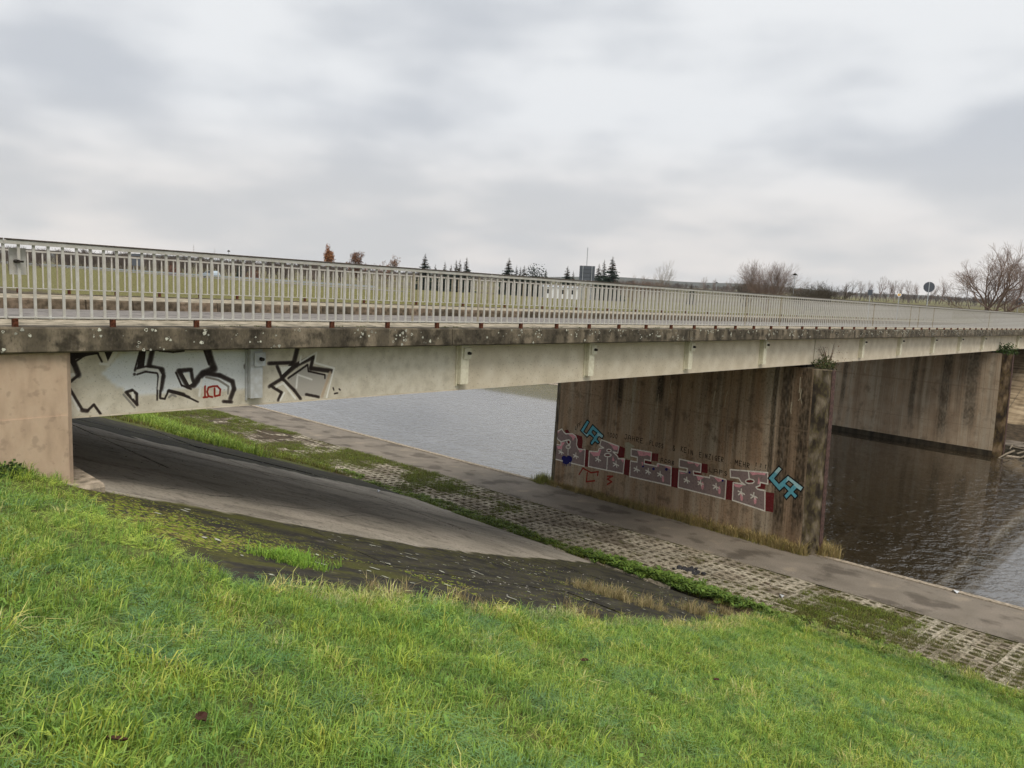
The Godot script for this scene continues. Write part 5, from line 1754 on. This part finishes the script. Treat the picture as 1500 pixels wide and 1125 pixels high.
func slope_material(_fine: Texture2D) -> StandardMaterial3D:
	var W := 2048
	var img := ramp_image(401, 1024, .006, [[.1, Color(.56, .53, .485)], [.4, Color(.63, .60, .55)], [.65, Color(.67, .635, .585)], [.9, Color(.70, .665, .615)]], 6)
	img.resize(W, W, Image.INTERPOLATE_CUBIC)
	var flow := ramp_image(402, 512, .03, [[.1, Color(.30, .28, .25, .36)], [.38, Color(.35, .33, .30, .1)], [.55, Color(.4, .4, .35, 0)], [.9, Color(.66, .63, .58, .25)]], 5, Vector2(.2, 1))
	layer(img, flow)
	# the rained-on parts wear a dark film, moss and algae; its ragged edge follows the drip line of the bridge
	var a := noise(403, .9, 4)
	var b := noise(404, .35, 4)
	var S := 512
	var film := Image.create(S, S, false, Image.FORMAT_RGBA8)
	for j in S:
		for i in S:
			var x := 3.0 + 17.0 * i / S
			var z := -25.6 + 19.6 * j / S
			var near := z - (-10.95 - .3 * maxf(0, x - 9.0)) + .22 * a.get_noise_2d(x, z * 2.0)
			var far := (-20.6 - .22 * maxf(0, x - 9.0)) - z + .5 * a.get_noise_2d(x, z)
			var k := maxf(near, far)
			if k <= 0.0: continue
			var t := b.get_noise_2d(x * 2.0, z * 5.0)
			var m := a.get_noise_2d(x * 3.0 + 70.0, z * 7.0) + (.3 if near < .7 and near > 0 else 0.0)
			var c := Color(.15, .143, .13).lerp(Color(.245, .235, .195), clampf(.5 + t * 1.3, 0, 1))
			if m > .12: c = c.lerp(Color(.30, .30, .13), clampf((m - .16) * 3.0, 0, .6))
			if x < 6.6 and near > 0 and z < -7.6: c = c.lerp(Color(.28, .285, .10), clampf(.2 + t * 1.6, 0, .7))
			c.a = clampf(k * 7.0, 0, .93)
			film.set_pixel(i, j, c)
	layer(img, film)
	layer(img, ramp_image(406, 1024, .03, [[.1, Color(.22, .2, .18, .35)], [.4, Color(.3, .28, .25, 0)], [.75, Color(.6, .57, .5, 0)], [1.0, Color(.68, .64, .57, .4)]], 6))
	layer(img, ramp_image(405, 1024, .2, [[0.0, Color(.06, .055, .05, .5)], [.38, Color(.1, .1, .08, 0)], [.7, Color(.6, .58, .5, 0)], [1.0, Color(.62, .60, .53, .3)]], 4))
	# hairline cracks
	var g := RandomNumberGenerator.new()
	g.seed = 9
	for i in 12:
		var p := Vector2(g.randi_range(0, W), g.randi_range(300, 1500))
		var flat := [int(p.x), int(p.y)]
		for k in 12:
			p += Vector2(g.randf_range(30, 80), g.randf_range(-45, 30))
			flat.append(int(p.x)); flat.append(int(p.y))
		stroke(img, flat, brush(3, Color(.16, .15, .135, .6), .5))
	var m := uv_material(img, .9)
	return m

# ---------------------------------------------------------------- sky
func make_sky() -> Sky:
	var W := 2048
	var H := 512
	var img := Image.create(W, 2 * H, false, Image.FORMAT_RGBF)
	var big := noise(501, .6, 5)
	var mid := noise(502, 1.9, 6)
	var layerq := noise(503, 1.0, 4)
	img.fill(Color(.30, .30, .28))
	for j in H:
		var el := PI * .5 * (1.0 - (j + .5) / H)
		var y := sin(el)
		for i in W / 2:
			var az := TAU * (2 * i + 1.0) / W
			var d := Vector3(cos(az) * cos(el), y, sin(az) * cos(el))
			var q := Vector3(d.x, 0, d.z) / (y + .24)
			var v := .60 * big.get_noise_3d(q.x, .3, q.z) + .42 * mid.get_noise_3d(q.x, q.z, 1.7) + .45 * layerq.get_noise_3d(d.x * 1.6, y * 9.0, d.z * 1.6)
			var t := smoothstep(-.34, .34, v)
			var c := Color(.385, .405, .435).lerp(Color(.555, .568, .582), t)
			var low := smoothstep(.2, .02, y)
			c = c.lerp(Color(.48, .475, .46).lerp(Color(.64, .598, .553), t), low * .9)
			var up := 1.0 + .2 * smoothstep(.25, .9, y)
			c = Color(c.r * up, c.g * up, c.b * up)
			img.set_pixel(2 * i, j, c)
			img.set_pixel(2 * i + 1, j, c)
	var m := PanoramaSkyMaterial.new()
	m.panorama = ImageTexture.create_from_image(img)
	var s := Sky.new()
	s.sky_material = m
	return s

func _ready() -> void:
	rng.seed = 20231
	hills.seed = 5; hills.frequency = .09; hills.fractal_octaves = 3
	patch.seed = 8; patch.frequency = .25; patch.fractal_octaves = 3
	# camera: a standing person's eye on the dike, tilted a little down and to the side
	var yaw := .810326
	var pitch := .134553
	var roll := .047203
	cam_fwd = Vector3(sin(yaw) * cos(pitch), -sin(pitch), -cos(yaw) * cos(pitch))
	var r := Vector3(cos(yaw), 0, sin(yaw))
	var u := r.cross(cam_fwd)
	cam_right = r * cos(roll) + u * sin(roll)
	cam_up = u * cos(roll) - r * sin(roll)
	var cam := Camera3D.new()
	cam.name = "camera"
	cam.transform = Transform3D(Basis(cam_right, cam_up, -cam_fwd), Vector3.ZERO)
	cam.fov = rad_to_deg(2.0 * atan(562.5 / 1149.9))
	cam.near = .1
	cam.far = 8000.0
	add_child(cam)
	cam.current = true
	var env := Environment.new()
	env.background_mode = Environment.BG_SKY
	env.sky = make_sky()
	env.tonemap_mode = Environment.TONE_MAPPER_LINEAR
	env.tonemap_exposure = 1.56
	env.sdfgi_enabled = true
	env.ssao_enabled = true
	env.ssil_enabled = true
	env.fog_enabled = true
	env.fog_density = .00012
	env.fog_light_color = Color(.80, .82, .86)
	var we := WorldEnvironment.new()
	we.name = "world_environment"
	we.environment = env
	add_child(we)
	var sun := DirectionalLight3D.new()      # the brightest part of the overcast sky, high behind the camera
	sun.name = "sun"
	sun.light_color = Color(1.0, .965, .91)
	sun.light_energy = .5
	sun.light_angular_distance = 30.0
	sun.shadow_enabled = true
	add_child(sun)
	sun.look_at_from_position(Vector3.ZERO, Vector3(.25, -.85, -.5), Vector3.UP)
	make_surfaces()
	make_ground()
	make_water()
	make_path()
	make_slope_paving()
	make_abutments()
	make_pier(PX1, -2.62, true)
	make_pier(PX2, -3.06, false)
	make_bridge()
	make_railing(-10.93, true)
	make_railing(-21.81, false)
	make_pavers()
	make_far()
	make_small()
	make_grass()
